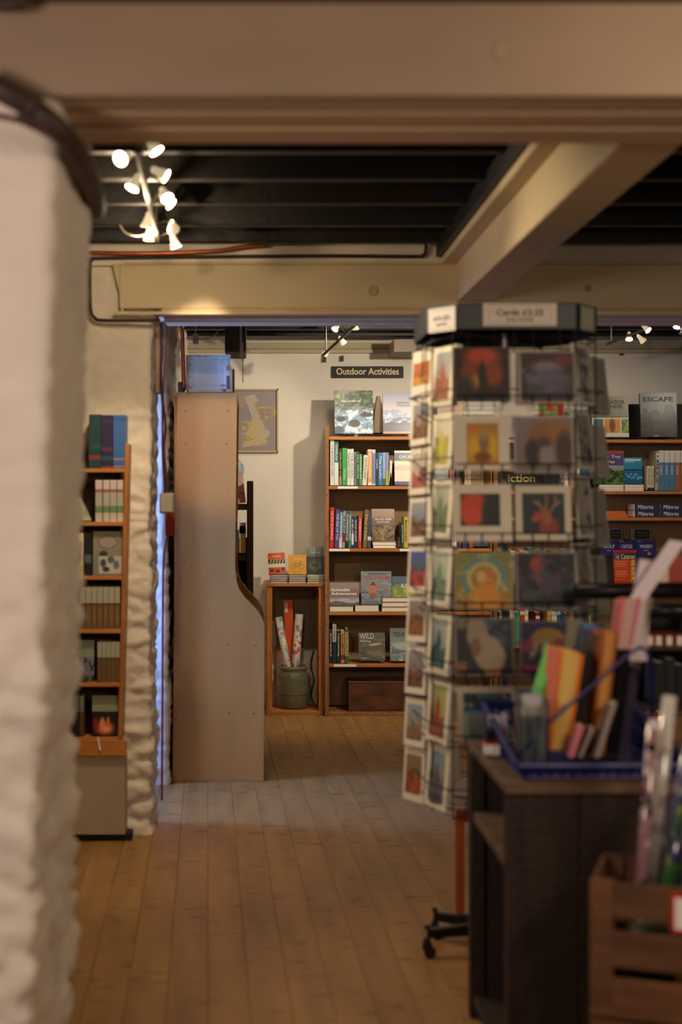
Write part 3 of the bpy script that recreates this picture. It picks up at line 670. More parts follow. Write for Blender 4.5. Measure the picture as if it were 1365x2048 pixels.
run('third outdoor shelf', 'spine-out books on the third outdoor shelf', [
    (659.5, 668, 1015, 1095.5, 'scarlet ULTRA', (198, 36, 34), dict(title='ULTRA RUNNING', tc=(240, 210, 200), lean=1)),
    (669.5, 678, 1019, 1095.5, 'violet', (78, 76, 146), dict(title='THE RISE OF THE', tc=(215, 210, 230), lean=2)),
    (678.5, 684, 1024, 1095.5, 'sky blue', (110, 160, 205), dict(title='SWIM', tc=(240, 240, 240), lean=2, bands=[(.7, 1, (225, 225, 225))])),
    (684.6, 690, 1022, 1095.5, 'grey and crimson', (168, 160, 156), dict(title='TRAIL', tc=(50, 30, 40), lean=2, bands=[(.6, .85, (150, 40, 70))])),
    (690.6, 696.5, 1022, 1095.5, 'slate and white', (84, 100, 104), dict(title='RUNNING UP', tc=(232, 232, 228), lean=2, bands=[(.82, 1, (30, 30, 34))])),
    (697, 703, 1022, 1095.5, 'teal', (70, 120, 118), dict(title='NORTH WEST', tc=(225, 232, 228), lean=1)),
    (703.6, 708, 1033, 1095.5, 'half-white navy', (48, 60, 92), dict(title='PEAK', tc=(240, 240, 240), bands=[(.55, .9, (228, 224, 214))])),
    (708.5, 715.5, 1033, 1095.5, 'dark blue lettered', (38, 48, 110), dict(title='WILD GUIDE', tc=(236, 214, 140))),
    (716.5, 723.5, 1032, 1095.5, 'orange-red', (204, 58, 34), dict(title='FREEDOM', tc=(245, 225, 200), lean=1)),
    (726, 734, 1019, 1095.5, 'leaning olive', (128, 104, 60), dict(title='The Hills', tc=(210, 190, 120), lean=3)),
    (735, 742, 1021, 1095.5, 'grey and black', (70, 74, 92), dict(bands=[(.7, .8, (220, 220, 220))], lean=2)),
    (803.5, 808, 1045, 1095.5, 'short dark green', (38, 92, 70), dict(title='CYCLE', tc=(230, 230, 230))),
    (808.6, 816.5, 1034, 1095.5, 'black-lettered yellow', (206, 176, 50), dict(title='MOUNTAIN BIKE', tc=(40, 38, 30))),
    (836, 845, 1030, 1095.5, 'moss green', (92, 110, 56)), (846, 853, 1026, 1095.5, 'pale orange', (224, 160, 96)), (904, 914, 1022, 1095.5, 'pure white', (232, 232, 228)), (916, 924, 1030, 1095.5, 'plum', (98, 44, 80)), (926, 936, 1025, 1095.5, 'royal blue', (44, 80, 160)), (938, 947, 1032, 1095.5, 'rust', (168, 82, 44))])
run('fifth outdoor shelf', 'spine-out books on the fifth outdoor shelf', [
    (659.5, 664.5, 1260, 1326, 'slim navy', (32, 44, 70), dict(title='RIVERS', tc=(210, 215, 225))),
    (665.5, 673, 1249, 1326, 'white-topped black', (46, 50, 56), dict(bands=[(0, .45, (206, 204, 194))], title='FLY FISHING', tc=(60, 60, 60), tv=(.04, .42))),
    (674, 681, 1261, 1326, 'bottle green', (36, 56, 44), dict(title='Nymphing', tc=(216, 220, 200))),
    (682, 689.5, 1261, 1326, 'peach', (206, 150, 84), dict(bands=[(.75, .9, (150, 40, 40))], title='SALMON', tc=(110, 60, 30))),
    (690.5, 697.5, 1257, 1326, 'green and cream', (70, 100, 74), dict(bands=[(.1, .8, (196, 184, 130))], title='TROUT', tc=(60, 70, 50)))])

def bookend(px0, px1, py0, py1, Y, label, col=(92, 74, 54)):
    t = put('bookend', None, None, Mx.Translation(P((px0+px1)/2, py1, Y))); tag(t, label, 'bookend')
    w2 = (px1-px0)*Y/F/2; hh = (py1-py0)*Y/F
    MB().prism([(-w2, 0), (w2, 0), (w2*.3, hh), (-w2*.2, hh)], .0, .10).build('upright', mat(col, .5, name='bookend_card'), t)
    MB().box(-w2, w2, 0, .12, 0, .002).build('foot', mat(col, .5, name='bookend_card'), t)
bookend(779, 785, 946, 970.5, YB+.02, 'small brown wedge bookend beside the short cream book')
bookend(794, 803, 1074, 1095.5, YB+.02, 'dark bookend between the cream bound stack and the short green book', (66, 56, 46))
bookend(745, 770, 792, 866, YB+.10, 'tall tan cardboard stand behind the fishing book', (120, 96, 70))

def p_river(c):
    c.grad((70, 96, 52), (96, 110, 74), 0, .4); c.noise((34, 48, 26), 14, 16, 1, .45, .6, 0, .42); c.noise((140, 160, 90), 18, 20, 2, .6, .75, .05, .4)
    c.grad((120, 128, 130), (190, 208, 224), .38, 1); c.noise((66, 72, 76), 14, 16, 3, .5, .72, .36, .66); c.noise((84, 122, 160), 9, 12, 4, .42, .72, .45, 1); c.noise((238, 244, 250), 12, 16, 5, .48, .75, .45, 1); c.poly([(.2, .98), (.36, .7), (.34, .5), (.6, .46), (.62, .7), (.9, .98)], (206, 218, 232)); c.noise((120, 150, 180), 14, 14, 8, .5, .7, .5, 1)
    c.ell(.52, .76, .15, .09, (84, 84, 82), .3); c.ell(.16, .66, .12, .06, (62, 66, 66), .4); c.ell(.84, .56, .16, .05, (70, 62, 62), .4); c.ell(.1, .92, .16, .1, (90, 104, 118), .4)
def p_peaks(c):
    c.grad((150, 152, 176), (205, 196, 200), 0, .5); c.grad((205, 196, 200), (176, 160, 160), .5, 1)
    c.ridge(.62, .26, 5, 8, (158, 164, 190)); c.ridge(.72, .22, 6, 11, (110, 116, 146)); c.noise((220, 222, 232), 12, 14, 7, .55, .7, .5, .9); c.ridge(.92, .3, 3, 14, (84, 88, 110)); c.rect(0, 1, .95, 1, (190, 130, 90))
face(670, 747, 780, 867.5, YB+.03, 'FISHING book with a rushing river on its cover, top outdoor shelf', p_river, (60, 70, 60), T=.03, texts=[('FISHING', .27, .88, .10, .21, (36, 44, 34)), ('THE ULTIMATE', .17, .66, .235, .265, (225, 225, 215))], group='face-out books on the outdoor bookcase', tilt=8)
face(767, 842, 785, 867.5, YB+.03, 'pale lilac GRAND TRAILS book with misty peaks, right of FISHING', p_peaks, (150, 146, 160), T=.03, texts=[('GRAND', .36, .70, .22, .27, (96, 84, 100)), ('TRAILS', .36, .72, .29, .335, (96, 84, 100))], group='face-out books on the outdoor bookcase', tilt=8)
def p_ski(c):
    c.grad((70, 78, 104), (70, 78, 104), 0, .32); c.rect(0, 1, 0, .06, (210, 206, 196)); c.grad((220, 206, 180), (190, 172, 146), .3, .9)
    c.ridge(.42, .12, 4, 4, (224, 212, 190)); c.ell(.6, .58, .03, .02, (60, 60, 60)); c.ell(.3, .5, .4, .08, (200, 184, 160), .6); c.rect(0, 1, .9, 1, (46, 58, 130))
face(790, 845, 901, 970, YB+.03, 'OFF-PISTE PERFORMANCE ski book facing out on the second outdoor shelf', p_ski, (80, 88, 120), T=.02, texts=[('OFF-PISTE', .18, .86, .14, .24, (236, 236, 230)), ('PERFORMANCE', .24, .9, .26, .33, (180, 200, 60))], group='face-out books on the outdoor bookcase', tilt=7)
def p_gravel(c):
    c.grad((180, 150, 132), (150, 122, 108), 0, .4); c.ridge(.4, .22, 3, 3, (112, 100, 92)); c.ridge(.6, .2, 3, 7, (120, 96, 60)); c.noise((160, 130, 78), 10, 12, 3, .5, .7, .5, 1); c.noise((64, 54, 44), 9, 12, 5, .56, .7, .5, 1); c.rect(0, 1, .97, 1, (60, 50, 42))
face(744, 790, 1018, 1083, YB+.03, 'GRAVEL RIDES SCOTLAND book standing on a cream-edged stack', p_gravel, (60, 50, 42), T=.018, texts=[('GRAVEL RIDES', .14, .88, .29, .35, (240, 225, 215)), ('SCOTLAND', .24, .78, .375, .43, (240, 225, 215))], group='face-out books on the outdoor bookcase', tilt=8)
flat(746, 793, 1083.5, 1089.5, YB+.03, 'upper of the two white books under GRAVEL RIDES', (230, 226, 216), group='books lying on the outdoor bookcase')
flat(747, 793, 1089.7, 1096, YB+.03, 'lower of the two white books under GRAVEL RIDES', (226, 220, 206), group='books lying on the outdoor bookcase')
def p_adv(c):
    c.grad((150, 130, 122), (128, 108, 104), 0, .5); c.ridge(.5, .25, 3, 31, (120, 100, 96)); c.grad((150, 140, 146), (96, 88, 86), .66, 1); c.ridge(.75, .12, 4, 21, (170, 160, 170)); c.ridge(.92, .14, 5, 23, (92, 84, 82)); c.rect(0, 1, .96, 1, (70, 90, 60))
face(660, 719, 1166, 1211, YB+.03, 'Achievable Adventures book leaning on the fourth outdoor shelf', p_adv, (80, 76, 72), T=.018, texts=[('Achievable', .05, .68, .24, .38, (236, 232, 228)), ('Adventures', .05, .92, .42, .54, (236, 232, 228))], group='face-out books on the outdoor bookcase', tilt=14)
def p_swim(c):
    c.grad((120, 134, 142), (104, 118, 128)); c.noise((140, 150, 156), 5, 26, 4, .5, .7); c.noise((70, 80, 88), 6, 40, 8, .6, .75, .55, 1)
    c.ell(.40, .38, .085, .06, (74, 44, 38), .3); c.line(.35, .36, .12, .40, .022, (170, 110, 90)); c.line(.12, .40, .28, .50, .024, (170, 110, 90)); c.line(.45, .36, .68, .40, .022, (170, 110, 90)); c.line(.68, .40, .50, .50, .024, (170, 110, 90))
    c.ell(.39, .56, .15, .14, (178, 112, 92), .3); c.ell(.39, .74, .11, .09, (150, 80, 74), .4); c.ell(.82, .56, .05, .04, (180, 80, 80), .4)
face(723, 784, 1143, 1208.5, YB+.04, 'WILD SWIM book showing a bather seen from behind in grey water', p_swim, (100, 112, 120), T=.018, texts=[('SCOTLAND', .22, .84, .05, .11, (60, 66, 76)), ('WILD SWIM', .12, .92, .135, .25, (196, 60, 50))], group='face-out books on the outdoor bookcase', tilt=8)
def p_ru(c): c.grad((80, 100, 120), (70, 90, 70)); c.ridge(.6, .3, 4, 5, (120, 140, 60)); c.noise((180, 180, 60), 8, 8, 6, .5, .7, .5, 1)
face(785, 838, 1153, 1194, YB+.04, 'green hillside RUNNING book above the three tan books', p_ru, (50, 70, 90), T=.018, texts=[('RUNNING', .35, .98, .36, .54, (238, 238, 232))], group='face-out books on the outdoor bookcase', tilt=8)
flat(659.5, 708, 1211.5, 1223.5, YB+.02, 'thick white-edged book lying below Achievable Adventures', (92, 74, 58), group='books lying on the outdoor bookcase')
flat(710, 759, 1209, 1223.5, YB+.02, 'thick dark-covered book lying below WILD SWIM', (34, 34, 38), group='books lying on the outdoor bookcase')
for i, lb in enumerate(('bottom', 'middle', 'top')):
    flat(764+i*.5, 828, 1213.5-i*9.7, 1223.2-i*9.7, YB+.02, lb + ' of the three tan books lying on the fourth outdoor shelf', (150, 118, 76), group='books lying on the outdoor bookcase')
def p_wild(c):
    c.grad((88, 86, 76), (66, 64, 54)); c.noise((116, 112, 96), 5, 12, 4, .5, .8); c.ell(.62, .42, .25, .04, (190, 180, 140), .8, -.1); c.ell(.66, .72, .12, .05, (196, 150, 80), .7); c.ell(.66, .74, .3, .1, (120, 104, 70), .9); c.line(.1, .9, .36, .9, .008, (200, 200, 190)); c.line(.1, .94, .3, .94, .008, (200, 200, 190))
face(718, 771, 1266, 1321, YB+.03, 'murky green WILD fishing book facing out on the fifth outdoor shelf', p_wild, (40, 40, 34), T=.02, texts=[('WILD', .04, .58, .02, .22, (210, 208, 190)), ('fishing', .05, .46, .26, .36, (200, 198, 180))], group='face-out books on the outdoor bookcase', tilt=8)
def p_ten(c): c.grad((110, 116, 116), (130, 140, 136), 0, .5); c.noise((160, 170, 160), 6, 10, 2, .5, .7, .3, .8); c.ell(.5, .55, .4, .12, (170, 176, 160), .6); c.grad((110, 140, 140), (90, 110, 110), .78, 1); c.noise((180, 190, 120), 12, 8, 5, .6, .7, .8, 1)
face(781, 838, 1257, 1322, YB+.03, 'pale grey TENKARA fishing book right of WILD fishing', p_ten, (90, 100, 100), T=.02, texts=[('TENKARA', .1, .95, .12, .26, (60, 64, 62))], group='face-out books on the outdoor bookcase', tilt=8)
for px0, px1, py0, py1, lab, c1, c2 in ((876, 930, 790, 866, 'sandy desert cover book on the top outdoor shelf behind the card rack', (190, 150, 100), (120, 96, 70)), (868, 898, 905, 970, 'teal cover book facing out behind the card rack', (60, 120, 120), (30, 60, 70)),
        (855, 902, 1018, 1093, 'brown moorland cover book facing out behind the card rack', (150, 120, 84), (84, 66, 46)), (945, 978, 1018, 1093, 'blue seascape cover book facing out behind the card rack', (84, 120, 160), (36, 60, 96)), (845, 900, 1150, 1220, 'mustard cover book facing out behind the card rack', (200, 160, 70), (120, 80, 30)), (905, 960, 1150, 1220, 'red cover book facing out behind the card rack', (180, 60, 50), (96, 30, 30))):
    face(px0, px1, py0, py1, YB+.04, lab, (lambda c, a=c1, b=c2: (c.grad(a, b), c.ridge(.7, .3, 4, 7, b))), c2, res=.4, group='covers glimpsed behind the card rack')

# --- wooden box in the bottom of the outdoor bookcase
wb = thing('wooden_box', 'old stained wooden box standing in the bottom of the outdoor bookcase', 'box', P(760, 1426, YB+.01))
old = mat((92, 52, 26), .5, var=.6, scale=(5, 20, 12), bump=.2, name='old_box_wood')
xa, xb, ya, za, zb = X(698, YB), X(880, YB), YB+.03, Z(1424, YB), Z(1364, YB)
for (a, b_, c, d_) in ((xa, xb, ya, ya+.015), (xa, xb, ya+.2, ya+.215), (xa, xa+.015, ya+.015, ya+.2), (xb-.015, xb, ya+.015, ya+.2)): B('board', old, a, b_, c, d_, za, zb, wb, .002)
B('base', old, xa, xb, ya, ya+.2, za, za+.012, wb)
B('rim', mat((120, 84, 50), .6, name='worn_edge'), xa-.003, xb, ya-.004, ya, zb-.006, zb+.001, wb, 0); B('rim', mat((120, 84, 50), .6, name='worn_edge'), xa-.003, xb, ya-.004, ya, za, za+.006, wb, 0)

# --- side stand with the pot
YS = 9.41
st = thing('pine_side_stand', 'narrow open pine stand with three piles of books on its top', 'stand', (X(591, YS), YS, 0))
xs0, xs1 = X(534, YS), X(648.5, YS)
B('top_board', PINE, X(531, YS), xs1, YS-.01, YS+.30, Z(1173, YS), Z(1166.5, YS), st, .002)
B('base_board', PINE, xs0, xs1, YS, YS+.30, .0, Z(1422, YS), st, .002)
for a, b_ in ((534.5, 545), (638, 648)):
    B('post', PINEV, X(a, YS), X(b_, YS), YS, YS+.022, Z(1422, YS), Z(1173, YS), st, .002)
    B('post', PINEV, X(a, YS), X(b_, YS), YS+.272, YS+.294, Z(1422, YS), Z(1173, YS), st, .002)
B('back_panel', mat((104, 90, 72), .8, name='grey_wall_shade'), X(545, YS), X(638, YS), YS+.28, YS+.288, Z(1295, YS+.28), Z(1174, YS), st)  # grey sheet added for the grey shade of the wall behind
for a, py in ((539.5, 1235), (641, 1210), (540, 1310), (640, 1315)):
    MB().lathe([(0, .001), (.0035, .0008), (.004, 0)], n=8).build('peg_hole', BLACK, st, M=MW[st.name].inverted() @ Mx.Translation(P(a, py, YS-.0005)) @ Mx.Rotation(R(90), 4, 'X'))
YPOT = YS+.14
pot = thing('stoneware_pot', 'ribbed grey-green stoneware pot standing in the pine stand', 'pot', (X(587, YPOT), YPOT, Z(1421, YS)))
s_ = YPOT/F
prof = [(0, 0), (25*s_, 0), (28*s_, 4*s_), (29.5*s_, 30*s_)]
for i in range(9): z = 34+i*3.6; prof += [((29.6+.25*(i % 2))*s_, z*s_)]
prof += [(28*s_, 69*s_), (26*s_, 73*s_), (26.5*s_, 76*s_), (28.5*s_, 78*s_), (28.8*s_, 81.5*s_), (26.5*s_, 84*s_), (24.5*s_, 83*s_), (24*s_, 76*s_), (25*s_, 60*s_), (24*s_, 6*s_), (0, 5*s_)]
MB().lathe(prof, n=40).build('body', mat((108, 106, 84), .3, var=.18, scale=(6, 6, 60), name='stoneware_glaze'), pot, smooth=True)
MB().lathe([(29.9*s_, 27*s_), (30.3*s_, 28*s_), (29.9*s_, 29*s_)], n=40).build('rib', mat((84, 80, 60), .3, name='glaze_rib'), pot, smooth=True)
def poster_tube(a, b, r, m, label, cols=None):
    t = MB().tube([a, b], r, 18).build('poster_tube', m, smooth=True); tag(t, label, 'poster tube', 'rolled posters in the stoneware pot')
    d_ = (b-a).normalized(); MB().tube([b-d_*.002, b+d_*.001], r*.62, 14).build('tube_hollow', BLACK, t)
    return t
def speck(base, cols, name):
    m = mat(base, .4, var=.05, name=name).copy(); n = m.node_tree.nodes; l = m.node_tree.links; b = n['Principled BSDF']
    src = b.inputs['Base Color'].links[0].from_socket; tc = n.new('ShaderNodeTexCoord')
    for i, c in enumerate(cols):
        t = n.new('ShaderNodeTexNoise'); t.inputs['Scale'].default_value = 26+i*7; t.inputs['Detail'].default_value = 1
        va = n.new('ShaderNodeVectorMath'); va.operation = 'ADD'; va.inputs[1].default_value = (i*7.3, i*3.1, i*5.7)
        l.new(tc.outputs['Object'], va.inputs[0]); l.new(va.outputs[0], t.inputs['Vector'])
        rp = n.new('ShaderNodeValToRGB'); rp.color_ramp.elements[0].position = .57; rp.color_ramp.elements[1].position = .62; l.new(t.outputs['Fac'], rp.inputs[0])
        mx = n.new('ShaderNodeMixRGB'); l.new(rp.outputs[0], mx.inputs[0]); l.new(src, mx.inputs[1]); mx.inputs[2].default_value = (*lin(c), 1); src = mx.outputs[0]
    l.new(src, b.inputs['Base Color']); return m
poster_tube(P(590, 1410, YPOT-.03), P(557.5, 1234, YPOT-.02), 7*s_, speck((206, 196, 176), [(110, 160, 180), (190, 120, 100)], 'map_roll'), 'white poster tube with blue specks leaning left in the pot')
poster_tube(P(586, 1410, YPOT+.01), P(599, 1228, YPOT+.02), 8*s_, speck((204, 196, 180), [(120, 130, 160), (190, 80, 70)], 'map_roll_b'), 'white poster tube with red and blue marks leaning right in the pot')
orr = thing('orange_map_tube', 'orange square cardboard tube standing behind the white poster tubes', 'poster tube', P(583, 1400, YPOT+.06), group='rolled posters in the stoneware pot')
Mo = Mx.Translation(P(587, 1408, YPOT+.06)) @ Mx.Rotation(R(-3), 4, 'Y')
MB().box(-9*s_, 9*s_, -.02, .02, 0, 210*s_, M=Mo).build('tube', mat((206, 76, 22), .5, name='orange_card'), orr, True)
MB().box(-7*s_, -1*s_, -.021, -.0202, 186*s_, 205*s_, M=Mo).build('paper_label', mat((200, 190, 180), .5, name='tube_label'), orr, True)
text('www', Mo @ V((6*s_, -.0215, 60*s_)), (Mo.to_3x3() @ V((0, 0, 42*s_))), (Mo.to_3x3() @ V((-5*s_, 0, 0))), mat((230, 200, 180), .5, name='ink'), orr, world=True)
rope = pipe('dark_rope', [P(628, 1300, 9.705), P(622, 1330, 9.705), P(628, 1360, 9.705), P(622, 1385, 9.705), P(626, 1402, 9.70), P(629, 1409, 9.69)], .004, CAB, 'dark cord trailing down the rough wall behind the stoneware pot', 'cord')
# piles of books on the stand and the three shown on them
for i, (px0, px1, n, who) in enumerate(((540, 575.5, 4, 'left'), (577.5, 613, 4, 'middle'), (614.5, 649, 4, 'right'))):
    for k in range(n):
        pos = ('bottom', 'second', 'third', 'top')[k]
        c = [(70, 60, 84), (52, 44, 66), (110, 100, 116), (62, 52, 74)][k] if i < 2 else [(70, 72, 66), (60, 70, 56), (96, 104, 80), (140, 156, 110)][k]
        flat(px0+(k*37 % 3)*.5, px1-(k*23 % 3)*.5, 1166.3-(k+1)*4.3, 1166.3-k*4.3, YS+.02, f'{pos} book of the {who} pile on the pine stand', c, D=.19, group='piled books on the pine stand')
def p_walk(c):
    c.rect(0, 1, 0, .34, (206, 84, 40)); c.rect(0, 1, .30, .50, (60, 56, 62)); 
    for k in range(5): c.line(.1+k*.18, .5, .2+k*.18, .3, .03, (200, 190, 90))
    c.rect(0, 1, .5, .66, (220, 206, 170)); c.rect(0, 1, .66, 1, (196, 76, 42)); c.ell(.2, .8, .1, .06, (40, 36, 40)); c.ell(.55, .84, .12, .07, (40, 36, 40)); c.ell(.86, .76, .08, .06, (40, 36, 40))
face(538, 572, 1106, 1149, YS+.05, 'orange and black WALKING book standing on the left pile', p_walk, (150, 40, 40), T=.012, tilt=8, texts=[('WALKING', .22, .76, .12, .19, (240, 225, 210))], group='books displayed on the pine stand', roll=-3, res=1.6)
def p_bike(c):
    c.grad((222, 160, 40), (222, 160, 40)); g = (110, 96, 110)
    c.ring(.27, .60, .15, .014, g, 1.1); c.ring(.73, .60, .15, .014, g, 1.1)
    for a in ((.27, .6, .42, .42), (.42, .42, .52, .6), (.27, .6, .52, .6), (.52, .6, .66, .4), (.42, .42, .66, .42), (.66, .34, .73, .6), (.38, .38, .46, .38), (.62, .34, .72, .33)): c.line(*a, .014, g)
    c.line(.3, .86, .7, .86, .008, (150, 110, 50)); c.line(.3, .9, .7, .9, .006, (150, 110, 50))
face(577, 613, 1110, 1149.5, YS+.05, 'yellow CYCLING book with a bicycle drawing on the middle pile', p_bike, (214, 150, 36), T=.014, tilt=6, texts=[('CYCLING', .26, .74, .17, .22, (246, 226, 180))], group='books displayed on the pine stand', res=2)
def p_dark(c):
    c.grad((128, 134, 128), (96, 104, 92), 0, .35); c.ridge(.46, .14, 6, 9, (44, 54, 44)); c.grad((50, 60, 48), (30, 38, 30), .46, 1); c.ell(.5, .68, .36, .16, (92, 104, 70), .8); c.ell(.5, .66, .2, .08, (40, 50, 38), .5); c.ell(.5, .8, .1, .08, (66, 76, 56), .5)
face(613.5, 648, 1094, 1149.5, YS+.05, 'dark green forest book standing on the right pile', p_dark, (44, 52, 48), T=.014, tilt=6, texts=[('An', .42, .62, .06, .11, (190, 196, 180)), ('Yellow', .2, .8, .14, .24, (170, 180, 160))], group='books displayed on the pine stand', res=1.6)

# --- right bookcase contents
def p_arch(c):
    c.grad((136, 128, 104), (130, 122, 98)); c.rect(0, 1, .50, .515, (90, 84, 66)); c.rect(0, 1, .53, 1, (214, 206, 186))
    c.rect(.04, .30, .56, .9, (80, 100, 110)); c.rect(.34, .76, .56, .9, (206, 136, 36)); c.ell(.55, .72, .08, .16, (110, 60, 20), .3); c.rect(.80, 1, .56, .9, (120, 160, 60)); c.noise((50, 80, 30), 18, 10, 4, .55, .65, .56, .9, .8, 1)
face(1186, 1259, 792, 874, YB+.03, 'OUTDOOR ARCHIVE book with tan top and colourful lower pictures', p_arch, (110, 102, 84), T=.03, texts=[('OUTDOOR', .12, .9, .10, .19, (30, 28, 24)), ('ARCHIVE', .18, .84, .21, .30, (30, 28, 24))], group='face-out books on the map bookcase', tilt=6)
def p_esc(c):
    c.grad((120, 122, 124), (104, 104, 106)); c.ridge(.52, .30, 7, 12, (70, 72, 78)); c.ridge(.66, .22, 5, 17, (44, 42, 44)); c.grad((46, 42, 42), (38, 36, 38), .66, 1); c.noise((70, 64, 62), 7, 12, 9, .5, .8, .5, 1)
face(1283, 1355, 785, 874, YB+.03, 'large dark grey ESCAPE book with a mountain on its cover', p_esc, (52, 52, 56), T=.035, texts=[('ESCAPE', .08, .9, .09, .20, (24, 24, 26)), ('GUIDE', .36, .5, .955, .975, (220, 220, 220))], group='face-out books on the map bookcase', tilt=6, yaw=-4)
bk = tag(MB().box(X(1180, YB+.22), X(1420, YB+.22), YB+.22, YB+.24, Z(877, YB), Z(804, YB)).build('backing_panel', mat((58, 52, 46), .8, name='dark_panel')), 'dark upright panel behind the OUTDOOR ARCHIVE and ESCAPE books', 'panel')
face(1003, 1052, 800, 874, YB+.04, 'white LIVING book glimpsed between upper rows of the card rack', lambda c: c.rect(0, 1, .5, 1, (120, 120, 128)), (205, 200, 192), texts=[('LIFE', .2, .7, .12, .22, (30, 30, 40)), ('ADVENTURE', .1, .9, .26, .36, (30, 30, 40))], res=.4, group='covers glimpsed behind the card rack')
face(1080, 1130, 802, 874, YB+.04, 'red and green cover book glimpsed behind the card rack', lambda c: c.noise((200, 70, 50), 6, 6, 4, .4, .6), (130, 150, 90), res=.4, group='covers glimpsed behind the card rack')
face(1122, 1160, 944, 978, YB+.03, 'small snowy landscape book behind the Fiction sign', lambda c: c.noise((70, 60, 70), 7, 8, 4, .4, .6), (190, 170, 172), res=.6, group='covers glimpsed behind the card rack')
fs = thing('shelf_sign', 'black Fiction sign glimpsed through the card rack', 'sign', P(1063, 981, YB))
B('board', mat((14, 14, 20), .6, name='sign_board_black'), X(998, YB), X(1120, YB), YB+.01, YB+.022, Z(981.5, YB), Z(943, YB), fs, .001)
text('Fiction', P(1005, 964, YB+.0095), (X(1071, YB)-X(1005, YB), 0, 0), (0, 0, 16*YB/F), mat((206, 184, 90), .5, name='sign_letters_b'), fs, 'lettering', .02, True)
def p_tay(c):
    c.rect(0, 1, 0, .1, (180, 40, 44)); c.grad((74, 62, 130), (74, 62, 130), .09, .45); c.grad((150, 160, 150), (60, 96, 50), .45, 1); c.ridge(.62, .16, 4, 6, (56, 90, 60)); c.noise((110, 150, 60), 12, 12, 7, .5, .7, .6, 1); c.noise((26, 46, 24), 12, 12, 9, .55, .7, .6, 1)
face(1186, 1250, 901, 968, YB+.04, 'purple and green river Tay guide standing on white books', p_tay, (60, 60, 70), T=.015, texts=[('River Tay', .10, .9, .14, .24, (236, 216, 90)), ('Way', .38, .72, .29, .40, (236, 216, 90))], group='face-out books on the map bookcase', tilt=6)
def p_blue(c): c.grad((44, 140, 186), (30, 120, 170), 0, .45); c.rect(.08, .92, .06, .13, (190, 214, 200)); c.rect(.08, .6, .15, .18, (190, 214, 200)); c.grad((34, 110, 160), (26, 90, 140), .5, 1); c.ridge(.56, .06, 8, 3, (24, 84, 128)); c.noise((90, 170, 206), 8, 8, 5, .55, .7, .6, .85)
face(1249, 1286, 915, 967.5, YB+.04, 'bright blue coast guide standing on cream-edged books', p_blue, (24, 30, 44), T=.015, group='face-out books on the map bookcase', tilt=6, res=1.6)
for a, b_, lab in ((1200, 1249, 'the Tay guide'), (1251, 1289, 'the blue coast guide')):
    for k in range(3): flat(a, b_, 982-(k+1)*4.3, 982-k*4.3, YB+.03, f"{('bottom','middle','top')[k]} white book of the pile under {lab}", (226, 222, 212), group='books piled on the map bookcase')
YR = YB+.02
spine(1295.5, 1302, 932, 980, YR, 'small cream booklet spine, left of a matching one', (216, 206, 178), [(.9, 1, (30, 34, 70))], 'SCOTTISH WALKS', (70, 60, 50))
spine(1302.6, 1309, 932, 980, YR, 'small cream booklet spine, right of its matching one', (216, 206, 178), [(.9, 1, (30, 34, 70))], 'SCOTTISH WALKS', (70, 60, 50))
spine(1310.5, 1317, 903, 981, YR, 'leaning grey and white book before the blue series', (170, 160, 150), [(.05, .2, (220, 214, 204))], 'HILLS', (60, 40, 40), lean=2)
for i, (a, c, lab) in enumerate(((1318.5, (74, 124, 164), 'first blue-bottomed white guide right of the leaning grey book'), (1329.5, (74, 124, 164), 'middle of the three blue-bottomed white guides'), (1340.3, (74, 124, 164), 'blue-bottomed white guide left of the tan-bottomed one'), (1351.2, (150, 98, 60), 'tan-bottomed white guide right of the blue series'), (1362, (150, 98, 60), 'second tan-bottomed white guide at the right frame edge'), (1373, (74, 124, 164), 'blue-bottomed guide beyond the right frame edge'))):
    spine(a, a+10.3, 901, 981, YR, lab, (214, 208, 196), [(.3, 1, c)], 'Scotland', (210, 214, 220), tv=(.38, .6), group='guidebook series on the map bookcase')
for k in range(3): flat(1216+k, 1256-k*2, 1035-(k+1)*4.3, 1035-k*4.3, YR, f"{('bottom','middle','top')[k]} orange book of the lying pile beside the Munros books", (206, 100, 44), group='orange books on the map bookcase', spine_out=True)
for j, (a, b_) in enumerate(((1271, 1320), (1322, 1371))):
    for k in range(2):
        flat(a+(k == 1)*(-.5), b_, 1034.5-(k+1)*13.6, 1034.5-k*13.6, YR, f"{('lower','upper')[k]} dark blue Munros book of the {('left','right')[j]} pile", (44, 46, 74), spine_out=True, title='Münros', tc=(206, 206, 222), tu=(.13, .74), group='Munros books lying on the map bookcase')
# stepped display with maps
sd = thing('stepped_display', 'dark stepped stand holding folded maps on the map bookcase', 'display stand', P(1250, 1168, YB))
B('step', SHELFD, X(1165, YB), X(1320, YB), YB+.16, YB+.24, Z(1168, YB), Z(1113.5, YB), sd); B('step', SHELFD, X(1165, YB), X(1320, YB), YB+.24, YB+.272, Z(1168, YB), Z(1081, YB), sd)
for a, b_, lab in ((1214, 1246, 'left of the two small dark framed cards above the purple maps'), (1262, 1303, 'right of the two small dark framed cards above the purple maps')):
    face(a, b_, 1057, 1080.5, YB+.235, lab, lambda c: (c.rect(.06, .94, .08, .92, (40, 48, 50)), c.rect(.06, .2, .08, .92, (150, 150, 140)), c.line(.3, .35, .85, .35, .03, (110, 120, 120)), c.line(.35, .6, .8, .6, .03, (110, 120, 120))), (150, 140, 120), T=.004, tilt=4, res=1.2, name='shelf_card', cat='card')
